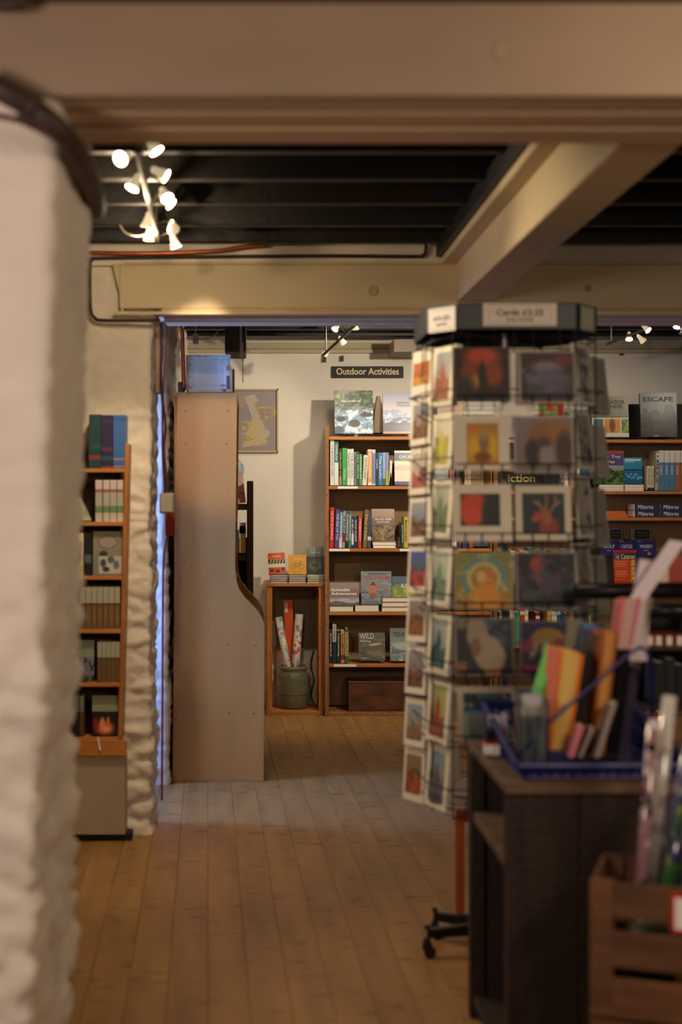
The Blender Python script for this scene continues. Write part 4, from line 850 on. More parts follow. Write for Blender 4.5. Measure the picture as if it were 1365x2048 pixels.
for a, b_, t_, lab in ((1201, 1235.5, 'GOLF', 'purple GOLF map of Scotland facing out'), (1237, 1271, 'CASTLES', 'purple CASTLES map of Scotland facing out'), (1272.5, 1313, 'WHISKY', 'purple WHISKY map of Scotland facing out')):
    face(a, b_, 1081, 1113, YB+.155, lab, lambda c: (c.grad((50, 44, 110), (50, 44, 110)), c.rect(.1, .35, .05, .1, (140, 140, 180)), c.ell(.66, .82, .09, .09, (200, 150, 60)) if t_ == 'WHISKY' else None), (50, 44, 110), T=.01, tilt=5, texts=[(t_, .2, .84, .26, .48, (225, 222, 235)), ('Map', .4, .66, .58, .68, (190, 190, 210))], group='purple maps on the stepped display', name='folded_map', cat='map', res=1.2)
def p_cat(c): c.rect(0, 1, 0, .16, (190, 44, 44)); c.grad((50, 58, 110), (90, 110, 140), .16, 1)
face(1227, 1275, 1100, 1136, YB+.11, 'red-topped blue Cateran Trail map in front of the purple maps', p_cat, (50, 58, 110), T=.01, tilt=5, texts=[('Cateran', .34, .9, .22, .5, (236, 214, 90)), ('Trail', .1, .26, .24, .5, (236, 214, 90))], group='trail maps on the stepped display', name='folded_map', cat='map')
def p_or(c):
    c.grad((214, 78, 30), (214, 78, 30)); c.rect(.8, .97, .04, .42, (200, 180, 110)); c.rect(.8, .97, .5, .9, (220, 190, 60)); c.ell(.88, .78, .05, .08, (30, 30, 30))
    for k in range(4): c.line(.08, .12+k*.11, .6-.08*(k % 2), .12+k*.11, .014, (236, 190, 160))
face(1229, 1272, 1119, 1150, YB+.07, 'upper orange walking map in front of the Cateran Trail map', p_or, (214, 78, 30), T=.01, tilt=4, group='orange maps on the stepped display', name='folded_map', cat='map', res=1.4)
face(1230, 1272, 1139, 1168, YB+.03, 'lower orange walking map at the front of the stepped display', p_or, (214, 78, 30), T=.01, tilt=4, group='orange maps on the stepped display', name='folded_map', cat='map', res=1.4)
B('step', SHELFD, X(1165, YB), X(1320, YB), YB+.105, YB+.158, Z(1168, YB), Z(1136.5, YB), sd); B('step', SHELFD, X(1165, YB), X(1320, YB), YB+.068, YB+.102, Z(1168, YB), Z(1151, YB), sd)
rr = random.Random(12); nm = ['crimson', 'amber', 'ivory', 'teal', 'cobalt', 'moss', 'rust', 'mauve', 'charcoal', 'lemon', 'rose', 'navy', 'sand', 'jade', 'scarlet', 'cream']
cc_ = [(160, 30, 40), (220, 160, 50), (226, 220, 200), (40, 120, 120), (40, 80, 170), (90, 110, 60), (170, 80, 40), (140, 110, 160), (60, 60, 64), (220, 210, 90), (210, 120, 130), (30, 40, 80), (200, 180, 140), (70, 150, 110), (200, 40, 30), (230, 220, 190)]
for (y0, y1, x0, x1, sh) in ((905, 981.5, 1130, 1184, 'second map-bookcase shelf'), (1095, 1167, 1000, 1160, 'fourth map-bookcase shelf'), (1215, 1289, 1000, 1420, 'fifth map-bookcase shelf'), (1340, 1424, 1150, 1400, 'bottom of the map bookcase')):
    x = x0; items = []; k = rr.randrange(16)
    while x < x1-8:
        w_ = rr.uniform(6, 11)
        if x > 1325 and sh.startswith('fifth'): nmx = ['brick-red', 'cream-paged'][int(x) % 2]
        items.append((x, x+w_, y0+rr.uniform(0, 14), y1, ('tall ' if rr.random() < .4 else 'slim ')+nm[k % 16], cc_[k % 16], dict(bands=[(.1, .2, W_)] if rr.random() < .4 else []))); x += w_+.5; k += 1
        if rr.random() < .16: x += 14
        if len(items) >= 16: break
    run(sh, 'books on the ' + sh, items)

# ================================================================== LEFT BOOKCASE (against the whitewashed wall)
YL = 5.95
ls = thing('pine_wall_bookcase', 'narrow pine bookcase of childrens and classic books against the whitewashed wall', 'bookcase', (X(190, YL), YL, Z(1510, YL)))
PINEL = mat((196, 126, 60), .45, var=.2, scale=(3, 24, 24), name='orange_pine')
yb = 6.072
def sheared(px_t, px_b, w_, py_t, py_b, mname):
    a, b_ = P(px_t, py_t, YL), P(px_b, py_b, YL); w_ = w_*YL/F
    vs = [(b_.x, YL, b_.z), (b_.x+w_, YL, b_.z), (a.x+w_, YL, a.z), (a.x, YL, a.z)]
    return MB().add(vs+[(x, yb, z) for x, _, z in vs], [(0, 1, 2, 3), (7, 6, 5, 4), (0, 4, 5, 1), (1, 5, 6, 2), (2, 6, 7, 3), (3, 7, 4, 0)]).build(mname, mat((176, 110, 54), .45, var=.25, scale=(24, 24, 3), name='orange_pine_upright'), ls, True, bevel=.001)
sheared(250.5, 236, 8, 888, 1478, 'side_board')
for py, pr in ((937, 251), (1044, 249), (1152, 246), (1259, 243), (1366, 241), (1475, 238)):
    B('shelf', PINEL, X(60, YL), X(pr, YL), YL+.003, yb-.008, Z(py+7.5, YL), Z(py, YL), ls, .001)
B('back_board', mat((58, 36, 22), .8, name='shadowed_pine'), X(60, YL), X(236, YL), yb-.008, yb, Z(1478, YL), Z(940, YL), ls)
for i, (a, b_) in enumerate(((60, 160), (160.5, 199), (199.5, 252))):
    B('plinth_board', PINEL, X(a, YL), X(b_, YL), YL-.006, YL+.03, Z(1511, YL), Z(1480, YL), ls, .001)
pnl = struct(B('trim_3', mat((176, 158, 134), .7, var=.1, scale=(3, 3, 3), bump=.2, bscale=14, name='painted_panel'), X(60, YL), X(250, YL), YL+.01, 6.07, .03, Z(1511, YL), bevel=.003))
struct(B('gap_shade_left', mat((26, 22, 20), .8, name='dark_gap'), X(60, YL), X(262, YL), YL+.03, 6.07, 0, .031))  # dark strip standing in for the shade under the painted panel
B2 = YL+.012
def lrun(shelf, items):
    prev = None
    for it in items:
        px0, px1, py0, py1, look, col = it[:6]; kw = it[6] if len(it) > 6 else {}
        spine(px0, px1, py0, py1, B2, f"{look} book, {'left end of' if prev is None else 'right of the '+prev+' one,'} {shelf}", col, D=.095, hard=True, group='books on the '+shelf, **kw); prev = look
lrun('top of pine bookcase', [
    (147, 160.5, 829, 936.5, 'slate and white', (120, 136, 150), dict(bands=[(.1, .9, (170, 180, 186)), (.4, .5, (170, 70, 60))])),
    (161, 169, 868, 936.5, 'short glossy black', (22, 22, 26)),
    (178, 202.5, 829, 936.5, 'dark teal', (30, 64, 66), dict(bands=[(.76, .84, (128, 52, 58)), (.56, .64, (36, 78, 76))])),
    (203, 226, 830, 936.5, 'dark purple', (44, 38, 74), dict(bands=[(.1, .12, (80, 60, 96)), (.6, .68, (92, 44, 76)), (.78, .86, (38, 74, 98)), (.97, 1, (160, 60, 56))])),
    (226.5, 252, 830, 936.5, 'mid blue', (56, 100, 160), dict(bands=[(.06, .09, (40, 74, 136)), (.81, .85, (150, 120, 120)), (.96, .98, (190, 130, 66))]))])
gsp = [(0, .22, (206, 190, 186)), (.22, .30, (150, 100, 104)), (.30, .62, (176, 172, 156)), (.62, .78, (110, 140, 96)), (.88, 1, (210, 196, 180))]
for i, (a, b_) in enumerate(((191, 204.5), (206.5, 219.5), (220.5, 233.5), (234.5, 246.5))):
    spine(a, b_, 960, 1043.5, B2, ('leftmost', 'second from left', 'second from right', 'rightmost')[i] + ' of the four pale floral spines on the second pine shelf', (196, 186, 170), gsp, D=.095, group='matching floral volumes')
tri = thing('card_pyramid', 'pale green tent-shaped folded book standing left on the second pine shelf', 'book', P(160, 1043.5, B2+.03))
MB().prism([(X(138, B2), Z(1041, B2)), (X(181, B2), Z(1041, B2)), (X(158, B2), Z(994, B2)), (X(150, B2), Z(994, B2))], B2+.01, B2+.07).build('cover', mat((170, 176, 150), .5, var=.3, scale=(40, 40, 40), name='speckled_green'), tri, True)
B('inside', mat((60, 70, 60), .5, name='dark_green_card'), X(140, B2), X(180, B2), B2+.008, B2+.072, Z(1043.5, B2), Z(1041, B2), tri, 0)
lrun('third pine shelf', [
    (140, 152, 1067, 1151.5, 'cream and yellow', (226, 214, 170), dict(bands=[(.2, .6, (226, 196, 186)), (.75, 1, (200, 184, 70))], title='STORIES', tc=(120, 110, 90), tv=(.2, .6))),
    (153.5, 167, 1066, 1151.5, 'twin cream-yellow', (226, 214, 170), dict(bands=[(.2, .6, (226, 196, 186)), (.75, 1, (200, 184, 70))], title='STORIES', tc=(120, 110, 90), tv=(.2, .6))),
    (170, 183, 1067, 1151.5, 'black and grey', (34, 36, 40), dict(bands=[(.5, .7, (90, 100, 100))]))])
def p_anim(c):
    c.grad((150, 142, 120), (130, 124, 104)); c.ell(.5, .24, .34, .16, (116, 106, 98), .1); c.ell(.5, .24, .30, .13, (160, 148, 136), .1)
    c.ell(.36, .52, .14, .08, (60, 58, 56), .3); c.rect(.2, 1, .56, .95, (190, 188, 176)); c.ell(.35, .72, .1, .09, (70, 74, 76), .4); c.ell(.62, .64, .12, .08, (96, 98, 98), .4); c.ell(.8, .76, .1, .1, (110, 110, 112), .4); c.ell(.45, .86, .12, .06, (60, 60, 60), .4)
face(186, 244, 1063, 1151, B2+.01, 'face-out beige picture book with grey animals on the third pine shelf', p_anim, (66, 58, 48), T=.015, tilt=5, group='face-out books on the left pine bookcase')
lrun('fourth pine shelf', [(146, 159.5, 1176, 1258.5, 'dark blue-grey', (48, 60, 66), dict(bands=[(0, .36, (120, 130, 116))]))])
o7 = ('leftmost', 'second', 'third', 'middle', 'fifth', 'sixth', 'rightmost')
for i in range(7):
    a = 160.5+i*11.5
    spine(a, a+10.8, 1174, 1258.5, B2, f'{o7[i]} of the seven white-topped brown classics on the fourth pine shelf', (122, 92, 58), [(0, .38, (176, 176, 152)), (.4, .42, (80, 60, 40))], 'CLASSICS', (170, 140, 90), D=.095, tv=(.48, .85), group='white-topped brown classics, fourth shelf')
def p_green(c): c.rect(0, 1, 0, .4, (140, 150, 126)); c.grad((140, 134, 120), (110, 104, 96), .4, 1); c.noise((40, 44, 56), 9, 9, 3, .45, .6, .4, 1); c.noise((120, 130, 170), 9, 9, 5, .6, .7, .4, .8)
face(152, 188, 1281, 1365.5, B2+.01, 'face-out classic with a dark crowd picture on the fifth pine shelf', p_green, (50, 46, 38), T=.015, tilt=5, group='face-out books on the left pine bookcase')
for i in range(5):
    a = 195+i*9.1
    spine(a, a+8.6, 1284, 1365.5, B2, f"{('leftmost','second','middle','fourth','rightmost')[i]} of the five white-topped brown classics on the fifth pine shelf", (118, 88, 54), [(0, .38, (174, 174, 150)), (.4, .42, (80, 60, 40))], D=.095, group='white-topped brown classics, fifth shelf')
lrun('lowest pine shelf', [(147, 158, 1392, 1474.5, 'grey-topped dark', (34, 34, 34), dict(bands=[(0, .38, (110, 120, 110))])), (159.5, 168, 1392, 1474.5, 'brown classic', (96, 70, 40), dict(bands=[(0, .38, (120, 126, 112))]))])
def p_hand(c): c.rect(0, 1, 0, .38, (146, 150, 126)); c.grad((36, 30, 30), (30, 22, 22), .38, 1); c.ell(.5, .78, .34, .16, (214, 110, 60), .6); c.ell(.4, .66, .1, .14, (230, 150, 90), .6); c.ell(.62, .62, .05, .12, (220, 130, 80), .5); c.ell(.15, .7, .1, .16, (150, 40, 34), .8); c.ell(.55, .8, .16, .06, (236, 170, 120), .7)
face(184, 236, 1392, 1474.5, B2+.01, 'face-out classic with an orange figure on black, lowest pine shelf', p_hand, (34, 28, 26), T=.015, tilt=5, group='face-out books on the left pine bookcase')
tg = thing('paper_tag', 'white paper tag hanging over the plinth of the left pine bookcase', 'tag', P(199, 1474, YL-.012))
MB().prism([(X(195, YL), Z(1473, YL)), (X(198, YL), Z(1473, YL)), (X(203, YL), Z(1499, YL)), (X(199, YL), Z(1500, YL))], YL-.012, YL-.0105).build('tag_card', WHITE, tg, True)
tag(MB().lathe([(0, -.035), (.012, -.03), (.02, 0), (.012, .03), (0, .035)], P(141, 1036, 5.9), 16).build('dark_bookrest', BLACK, smooth=True), 'small black rounded bookend at the left of the pine bookcase', 'bookend')

# ================================================================== CARD RACK
RX, RY = .80, 4.56
rk = thing('card_spinner', 'tall grey wire greeting card spinner with a priced header band', 'card rack', (RX, RY, 0))
octo = [(.600, 4.315), (.972, 4.315), (1.06, 4.43), (1.06, 4.70), (.972, 4.82), (.600, 4.82), (.535, 4.70), (.552, 4.43)]
rows = [812, 948, 1085, 1222, 1357, 1487, 1612]
def hoop(z, r=.0022, n=6, sc=1.0): return MB().tube([V((RX+(a-RX)*sc, RY+(b-RY)*sc, z)) for a, b in octo+octo[:1]], r, n).build('wire_hoop', WIRE, rk, True)
for py in rows:
    zb_ = Z(py, 4.3); hoop(zb_+.002); hoop(zb_+.05, sc=1.09); hoop(zb_-.012, sc=1.03)
hoop(Z(672, 4.3), .003)
ztop, zbot = 1.965, Z(1640, 4.3)
vp = []
for i, (a, b) in enumerate(octo):
    MB().tube([V((a, b, zbot)), V((a, b, ztop))], .0026, 6).build('upright_wire', WIRE, rk, True)
for x in (.645, .725, .786, .845, .925):
    MB().tube([V((x, 4.315, zbot)), V((x, 4.315, ztop))], .0019, 6).build('upright_wire', WIRE, rk, True)
for y in (4.52, 4.62):
    for x in (.543, 1.06): MB().tube([V((x, y, zbot)), V((x, y, ztop))], .0019, 6).build('upright_wire', WIRE, rk, True)
for py in rows:      # short hooks that carry the cards in front of the hoops
    zb_ = Z(py, 4.3); mb = MB()
    for x in (.63, .68, .74, .832, .88, .94):
        mb.tube([V((x, 4.315, zb_-.010)), V((x, 4.262, zb_-.010)), V((x, 4.255, zb_+.03))], .0016, 5)
    mb.tube([V((.60, 4.255, zb_+.03)), V((.97, 4.255, zb_+.03))], .0016, 5); mb.build('card_pocket', WIRE, rk, True)
MB().tube([V((RX, RY, .10)), V((RX, RY, 1.97))], .013, 12).build('centre_pole', METAL, rk, True)
for zq in (zbot, 1.25, 1.95):
    mb = MB()
    for (a, b) in octo[::2]: mb.tube([V((RX, RY, zq)), V((a, b, zq))], .003, 6)
    mb.build('spoke', WIRE, rk, True)
# header band
HG = mat((34, 36, 37), .5, name='header_grey'); zh0, zh1 = Z(657, 4.28), Z(606, 4.28)
hp = [(.608, 4.285), (.966, 4.285), (1.055, 4.39), (1.055, 4.72), (.966, 4.83), (.608, 4.83), (.528, 4.72), (.528, 4.385)]
n_ = 8
for i in range(n_):
    a, b = V((*hp[i], 0)), V((*hp[(i+1) % n_], 0)); d = (b-a); n = V((d.y, -d.x, 0)).normalized()
    vs = [a, b, b-n*.004, a-n*.004]; vs = [q+V((0, 0, zh0)) for q in vs]+[q+V((0, 0, zh1)) for q in vs]
    MB().add(vs, [(0, 1, 5, 4), (1, 2, 6, 5), (2, 3, 7, 6), (3, 0, 4, 7), (3, 2, 1, 0), (4, 5, 6, 7)]).build('header_panel', HG, rk, True)
MB().add([V((*q, zh1-.002)) for q in hp]+[V((*q, zh1+.002)) for q in hp], [tuple(range(8)), tuple(range(15, 7, -1))]+[(i, (i+1) % 8, 8+(i+1) % 8, 8+i) for i in range(8)]).build('header_top', HG, rk, True)
PLC = mat((206, 192, 176), .6, name='placard_paper')
def placard(a, b, z0, z1, texts, m=PLC):
    a, b = V((*a, 0)), V((*b, 0)); d = b-a; n = V((d.y, -d.x, 0)).normalized(); L = d.length; dn = d.normalized()
    o0 = a+n*.002+V((0, 0, z0)); pl = MB().add([o0, o0+d, o0+d+V((0, 0, z1-z0)), o0+V((0, 0, z1-z0))]+[q-n*.0015 for q in (o0, o0+d, o0+d+V((0, 0, z1-z0)), o0+V((0, 0, z1-z0)))],
        [(0, 1, 2, 3), (7, 6, 5, 4), (0, 4, 5, 1), (1, 5, 6, 2), (2, 6, 7, 3), (3, 7, 4, 0)]).build('placard', m, rk, True)
    MW[pl.name] = MW[rk.name]
    ink = mat((34, 32, 32), .6, name='ink')
    for (s, u0, u1, v0, v1) in texts:
        text(s, o0+n*.0006+d*u0+V((0, 0, (z1-z0)*(1-v1))), d*(u1-u0), (0, 0, (z1-z0)*(v1-v0)), ink, pl, world=True, bold=.02)
    for (u0, u1, v0, v1) in ((.08, .92, .1, .115), (.08, .92, .885, .9), (.08, .083, .1, .9), (.917, .92, .1, .9)):
        q = o0+n*.0005+d*u0+V((0, 0, (z1-z0)*(1-v1))); du = d*(u1-u0); dz = V((0, 0, (z1-z0)*(v1-v0)))
        MB().add([q, q+du, q+du+dz, q+dz], [(0, 1, 2, 3)]).build('printed_rule', ink, pl, True)
placard((.686, 4.283), (.908, 4.283), zh0+.008, zh1-.001, [('Cards £3.25', .18, .82, .26, .54), ('4 for £12.00', .32, .68, .64, .80)])
placard((.534, 4.373), (.604, 4.287), zh0-.004, zh1-.008, [('£3.25', .2, .8, .34, .52), ('each', .3, .7, .62, .74)], mat((232, 228, 222), .6, name='placard_white'))
placard((.985, 4.302), (1.04, 4.367), zh0, zh1-.004, [], mat((150, 152, 128), .6, name='placard_green'))
# wheeled base
for k, aa in enumerate((187, 144, 7, -36)):
    c, s = math.cos(R(aa)), math.sin(R(aa)); tip = V((RX+.262*c, 4.50+.262*s, .078)); cen = V((RX, 4.50, .10))
    px_ = V((-s, c, 0))
    leg = MB().add([cen+px_*.02+V((0, 0, .012)), cen-px_*.02+V((0, 0, .012)), tip-px_*.012+V((0, 0, .012)), tip+px_*.012+V((0, 0, .012)), cen+px_*.02-V((0, 0, .03)), cen-px_*.02-V((0, 0, .03)), tip-px_*.012-V((0, 0, .016)), tip+px_*.012-V((0, 0, .016))],
        [(0, 1, 2, 3), (7, 6, 5, 4), (0, 4, 5, 1), (1, 5, 6, 2), (2, 6, 7, 3), (3, 7, 4, 0)]).build('base_leg', BLKM, rk, True, bevel=.002)
    ca = MB().tube([tip+V((0, 0, -.016)), tip+V((0, 0, -.035))], .010, 8).tube([tip+V((0, 0, .012)), tip+V((0, 0, .024))], .009, 8).box(tip.x-.014, tip.x+.014, tip.y-.012, tip.y+.012, .026, .050).build('caster_fork', BLACK, rk, True)
    MB().tube([tip+V((.008, -.014, -.059)), tip+V((.008, .014, -.059))], .0185, 16).build('wheel', BLACK, rk, True)
MB().lathe([(0, .09), (.045, .09), (.045, .125), (.02, .14), (0, .14)], (RX, 4.50, 0), 20).build('base_hub', BLKM, rk, True)
MB().tube([V((RX, 4.50, .12)), V((RX, RY, .16))], .012, 10).build('pole_foot', METAL, rk, True)

# --- greeting cards
def card(pxc, py0, py1, Y, Wm, label, paint=None, yaw=0, tilt=6, base=(232, 226, 208), inner=None, T=.008, roll=0, group='greeting cards on the spinner', nx=34):
    hh = (py1-py0)*Y/F; b0 = P(pxc, py1, Y)
    M = Mx.Translation(b0) @ Mx.Rotation(R(yaw), 4, 'Z') @ Mx.Rotation(R(-tilt), 4, 'X') @ Mx.Rotation(R(roll), 4, 'Y')
    o = MB().box(-Wm/2, Wm/2, 0, T, 0, hh).build('greeting_card', mat(base, .45, name='card_stock'), M=M, bevel=.0006); tag(o, label, 'card', group)
    if paint:
        i0 = inner or (.03, .97, .03, .97); w = Wm*(i0[1]-i0[0]); h = hh*(i0[3]-i0[2])
        cv = Cv(nx, max(10, int(nx*h/w)) if h/w < 4 else nx*3, base); paint(cv)
        put('card_picture', cv.mesh('card_picture', (-Wm/2+i0[0]*Wm, -.0006, hh*(1-i0[3])), (w, 0, 0), (0, 0, h), .6), o)
    return o
def wpx(a, b, Y): return (b-a)*Y/F
def k1(c): c.grad((30, 18, 12), (24, 20, 14)); c.ell(.5, .16, .34, .2, (170, 62, 24), .8); c.ell(.28, .5, .2, .24, (120, 52, 20), .7); c.ell(.72, .5, .18, .24, (130, 56, 22), .7); c.ell(.36, .66, .1, .12, (190, 130, 60), .9); c.ell(.5, .55, .07, .3, (22, 14, 10), .6); c.ell(.16, .75, .2, .2, (36, 40, 22), .9)
def k2(c): c.grad((56, 40, 34), (44, 34, 36)); c.ell(.5, .3, .28, .12, (120, 110, 116), .7); c.ell(.55, .62, .38, .26, (84, 76, 96), .9); c.ell(.8, .14, .16, .1, (110, 44, 26), .9); c.ell(.3, .8, .2, .14, (60, 54, 66), .8); c.noise((100, 92, 104), 6, 8, 3, .5, .8, .3, .9)
def k3(c): c.grad((168, 120, 40), (180, 128, 20)); c.ell(.2, .12, .12, .08, (200, 96, 30), .8); c.ell(.25, .6, .2, .3, (206, 160, 20), .8); c.ell(.8, .6, .16, .3, (206, 160, 20), .8); c.ell(.55, .5, .16, .2, (120, 100, 70), .6); c.ell(.5, .84, .26, .14, (120, 60, 14), .6); c.line(.5, .2, .52, .4, .03, (150, 130, 96)); c.line(.6, .2, .58, .4, .03, (150, 130, 96))
def k4(c): c.grad((120, 110, 108), (104, 94, 88)); c.ell(.52, .30, .3, .22, (128, 86, 40), .5); c.ell(.78, .2, .2, .16, (140, 96, 50), .5); c.ell(.3, .66, .14, .26, (40, 28, 26), .5); c.ell(.86, .6, .15, .34, (62, 42, 32), .5); c.ell(.5, .46, .12, .1, (70, 46, 34), .5); c.ell(.55, .7, .14, .16, (130, 120, 114), .5)
def k5(c): c.grad((22, 38, 36), (16, 26, 26)); c.ell(.34, .4, .4, .44, (186, 62, 28), .5); c.ell(.3, .7, .3, .3, (196, 70, 34), .5); c.ell(.7, .6, .16, .5, (24, 34, 32), .6)
def k6(c):
    c.grad((24, 44, 46), (20, 36, 40)); c.ell(.42, .56, .16, .09, (150, 60, 34), .3, .3); c.ell(.3, .64, .1, .06, (160, 70, 40), .3); c.ell(.62, .84, .24, .26, (130, 50, 34), .3); c.ell(.58, .62, .12, .16, (150, 84, 44), .4)
    for a in ((.5, .5, .38, .2), (.38, .28, .28, .2), (.55, .5, .58, .06), (.62, .5, .8, .26), (.8, .26, .78, .06), (.72, .34, .9, .2)): c.line(*a, .02, (164, 116, 60))
def k7(c): c.grad((120, 124, 66), (150, 110, 40)); c.ring(.5, .46, .36, .09, (96, 132, 118)); c.ring(.5, .46, .27, .04, (196, 170, 110)); c.ell(.54, .44, .16, .16, (190, 110, 40), .5); c.ell(.52, .85, .3, .3, (200, 134, 40), .5); c.ell(.45, .42, .09, .11, (206, 164, 100), .5); c.noise((190, 170, 100), 9, 9, 3, .6, .8, 0, .9)
def k8(c): c.grad((22, 20, 26), (18, 18, 22)); c.ell(.35, .2, .13, .16, (160, 54, 48), .4, .3); c.ell(.42, .45, .12, .24, (120, 66, 60), .5, -.4); c.ell(.6, .56, .2, .12, (74, 56, 64), .7, .5); c.ell(.14, .76, .07, .08, (130, 70, 56), .7); c.noise((40, 70, 64), 7, 7, 5, .62, .75); c.noise((70, 50, 80), 7, 7, 9, .62, .75)
def k9(c): c.grad((26, 32, 40), (34, 30, 30)); c.noise((58, 78, 98), 7, 8, 3, .5, .7, 0, .7, .5, 1); c.ell(.36, .12, .18, .16, (140, 124, 100), .3); c.ell(.38, .3, .2, .24, (142, 126, 102), .3); c.ell(.58, .62, .28, .36, (150, 134, 108), .25, -.4); c.ell(.34, .5, .1, .16, (120, 84, 50), .5); c.ell(.66, .96, .16, .06, (170, 96, 40), .4); c.ell(.08, .08, .1, .1, (110, 110, 60), .6); c.rect(0, .16, .76, .96, (120, 84, 60))
def k10(c): c.grad((34, 36, 78), (20, 20, 44)); c.ell(.5, .36, .34, .26, (150, 116, 40), .15); c.rect(0, 1, .38, 1, (34, 30, 40)); c.ell(.24, .5, .06, .18, (150, 140, 120), .5, .4); c.ell(.44, .46, .07, .16, (150, 144, 130), .5, .3); c.ell(.7, .5, .1, .2, (120, 116, 100), .5, .7); c.noise((130, 40, 66), 7, 8, 3, .5, .65, .3, 1); c.line(.3, .7, .6, .45, .03, (36, 34, 36))
def k11(c): c.grad((20, 28, 36), (24, 40, 60), 0, .34); c.rect(.3, .7, 0, .1, (30, 90, 84)); c.grad((60, 100, 140), (60, 100, 140), .34, .42); c.grad((110, 110, 104), (70, 76, 76), .42, 1); c.noise((130, 150, 150), 6, 8, 3, .5, .7, .05, .3); c.rect(0, .12, .4, 1, (110, 140, 110))
YC = 4.262
fr_ = [(910, 1022, 692, 803, 'dark card with glowing orange shapes, top left of the spinner front', k1, None, (60, 44, 34)),
    (1040, 1153, 700, 806, 'dark grey-violet misty card, top right of the spinner front', k2, None, (150, 138, 124)),
    (910, 1021, 831, 940, 'cream-bordered card with a hare on bright yellow', k3, (.22, .80, .13, .88), (196, 184, 160)),
    (1030, 1150, 831, 946, 'grey card with a shaggy brown animal', k4, None, (140, 130, 122)),
    (908, 1026, 968, 1083, 'cream card with a red-orange shape on dark green', k5, (.12, .80, .16, .73), (200, 188, 166)),
    (1033, 1145, 970, 1081, 'cream-bordered card with a red stag on dark teal', k6, (.12, .88, .14, .88), (186, 172, 146)),
    (911, 1029, 1104, 1219, 'green and ochre card with a golden figure inside a ring', k7, None, (130, 122, 80)),
    (1034, 1156, 1103, 1220, 'black card with a pinkish-red curling shape', k8, None, (120, 112, 104)),
    (912, 1030, 1236, 1353, 'card with a pale beige owl on dark blue-black', k9, None, (110, 100, 90)),
    (1042, 1155, 1242, 1354, 'navy card with a golden dome and dancing cranes', k10, None, (90, 84, 80)),
    (917, 1032, 1374, 1484, 'pale-bordered card with black and blue bands at the bottom left of the spinner front', k11, (.1, .94, .12, 1), (170, 160, 140)),
    (1038, 1150, 1376, 1486, 'pale grey card at the bottom right of the spinner front, behind the clear holder', lambda c: (c.grad((120, 116, 120), (90, 90, 90)), c.noise((60, 60, 90), 5, 6, 4)), None, (150, 140, 140))]
for (a, b, y0, y1, lab, pf, inn, base) in fr_:
    card((a+b)/2, y0, y1, YC, wpx(a, b, YC), lab, pf, 0, 7, base, inn, T=.012)
card(1036, 704, 832, YC+.026, .10, 'plain white card peeping out between the two top spinner cards', None, 0, 4, (214, 206, 190), T=.005)
card(1015, 815, 860, YC+.03, .08, 'white card edge showing above the hare card', None, 0, 4, (220, 212, 196), T=.004)
def sky(c, a, b, g, seed):
    a, b, g = [tuple(x*.72+38 for x in q) for q in (a, b, g)]
    c.grad(a, b); c.ridge(.7, .35, 3, seed, g); c.noise(tuple(x*.7 for x in g), 5, 8, seed+1, .55, .7, .4, 1)
cols1 = [('card with a rusty castle rock', (150, 160, 180), (190, 160, 130), (150, 76, 40)), ('pale card with a yellow-green bird', (226, 222, 196), (226, 220, 190), (186, 180, 60)),
    ('pale card with grey-green leaves', (190, 196, 180), (170, 180, 150), (110, 124, 90)), ('pale green card with thin reeds', (206, 214, 196), (180, 196, 180), (110, 140, 124)),
    ('pale card with a teal wading bird', (176, 190, 184), (160, 176, 170), (50, 90, 90)), ('card with a green and russet bird', (190, 190, 110), (180, 170, 90), (150, 70, 50)), ('card with an orange building under blue sky', (120, 160, 190), (200, 140, 70), (90, 90, 100))]
r1 = [(692, 812), (828, 940), (955, 1077), (1089, 1213), (1224, 1348), (1357, 1485), (1492, 1616)]
pos_ = ('top', 'second', 'third', 'fourth', 'fifth', 'sixth', 'lowest')
for i, ((y0, y1), (lab, a, b, g)) in enumerate(zip(r1, cols1)):
    card(881-i*2.0, y0, y1, 4.40, .150, f'{lab}, {pos_[i]} in the spinner\'s left corner column', lambda c, a=a, b=b, g=g, i=i: (sky(c, a, b, g, 30+i), c.ell(.5, .55, .16, .3, g, .6)), -71, 5, (232, 226, 204), (.16, .84, .1, .9), T=.022)
cols0 = [('white card with an orange sunset band', (206, 96, 20), (190, 84, 24), (226, 140, 40)), ('card with a tan building', (150, 160, 180), (170, 120, 80), (130, 80, 50)), ('pale card with a red poppy', (214, 206, 186), (206, 196, 176), (190, 90, 80)),
    ('card with a blue loch and brown shore', (170, 176, 190), (90, 110, 150), (140, 90, 70)), ('colourful blue, red and green card', (60, 84, 190), (60, 110, 50), (190, 50, 60)), ('grey card with an ochre highland scene', (150, 140, 150), (120, 96, 80), (150, 90, 30)),
    ('lilac card with a brown animal', (170, 160, 176), (120, 90, 80), (120, 64, 44)), ('pale blue card with a stone bridge', (150, 180, 206), (170, 140, 100), (150, 110, 70)), ('card with autumn red and olive trees', (150, 110, 60), (110, 96, 44), (186, 70, 30))]
r0 = [(699, 792), (796, 890), (894, 989), (993, 1086), (1091, 1186), (1190, 1284), (1290, 1388), (1397, 1493), (1498, 1602)]
for i, ((y0, y1), (lab, a, b, g)) in enumerate(zip(r0, cols0)):
    card(842-i*2.1, y0, y1, 4.62, .128, f"{lab}, {('top','second','third','fourth','middle','sixth','seventh','eighth','lowest')[i]} of the spinner's far-left column", lambda c, a=a, b=b, g=g, i=i: sky(c, a, b, g, 50+i), -66, 5, (236, 230, 214), (.12, .88, .12, .86) if i else (.08, .9, .26, .76), T=.02, roll=-3)
gr_ = [(170, 160, 140), (140, 134, 122), (160, 156, 138), (128, 120, 112), (150, 142, 130), (136, 126, 110), (120, 114, 104)]
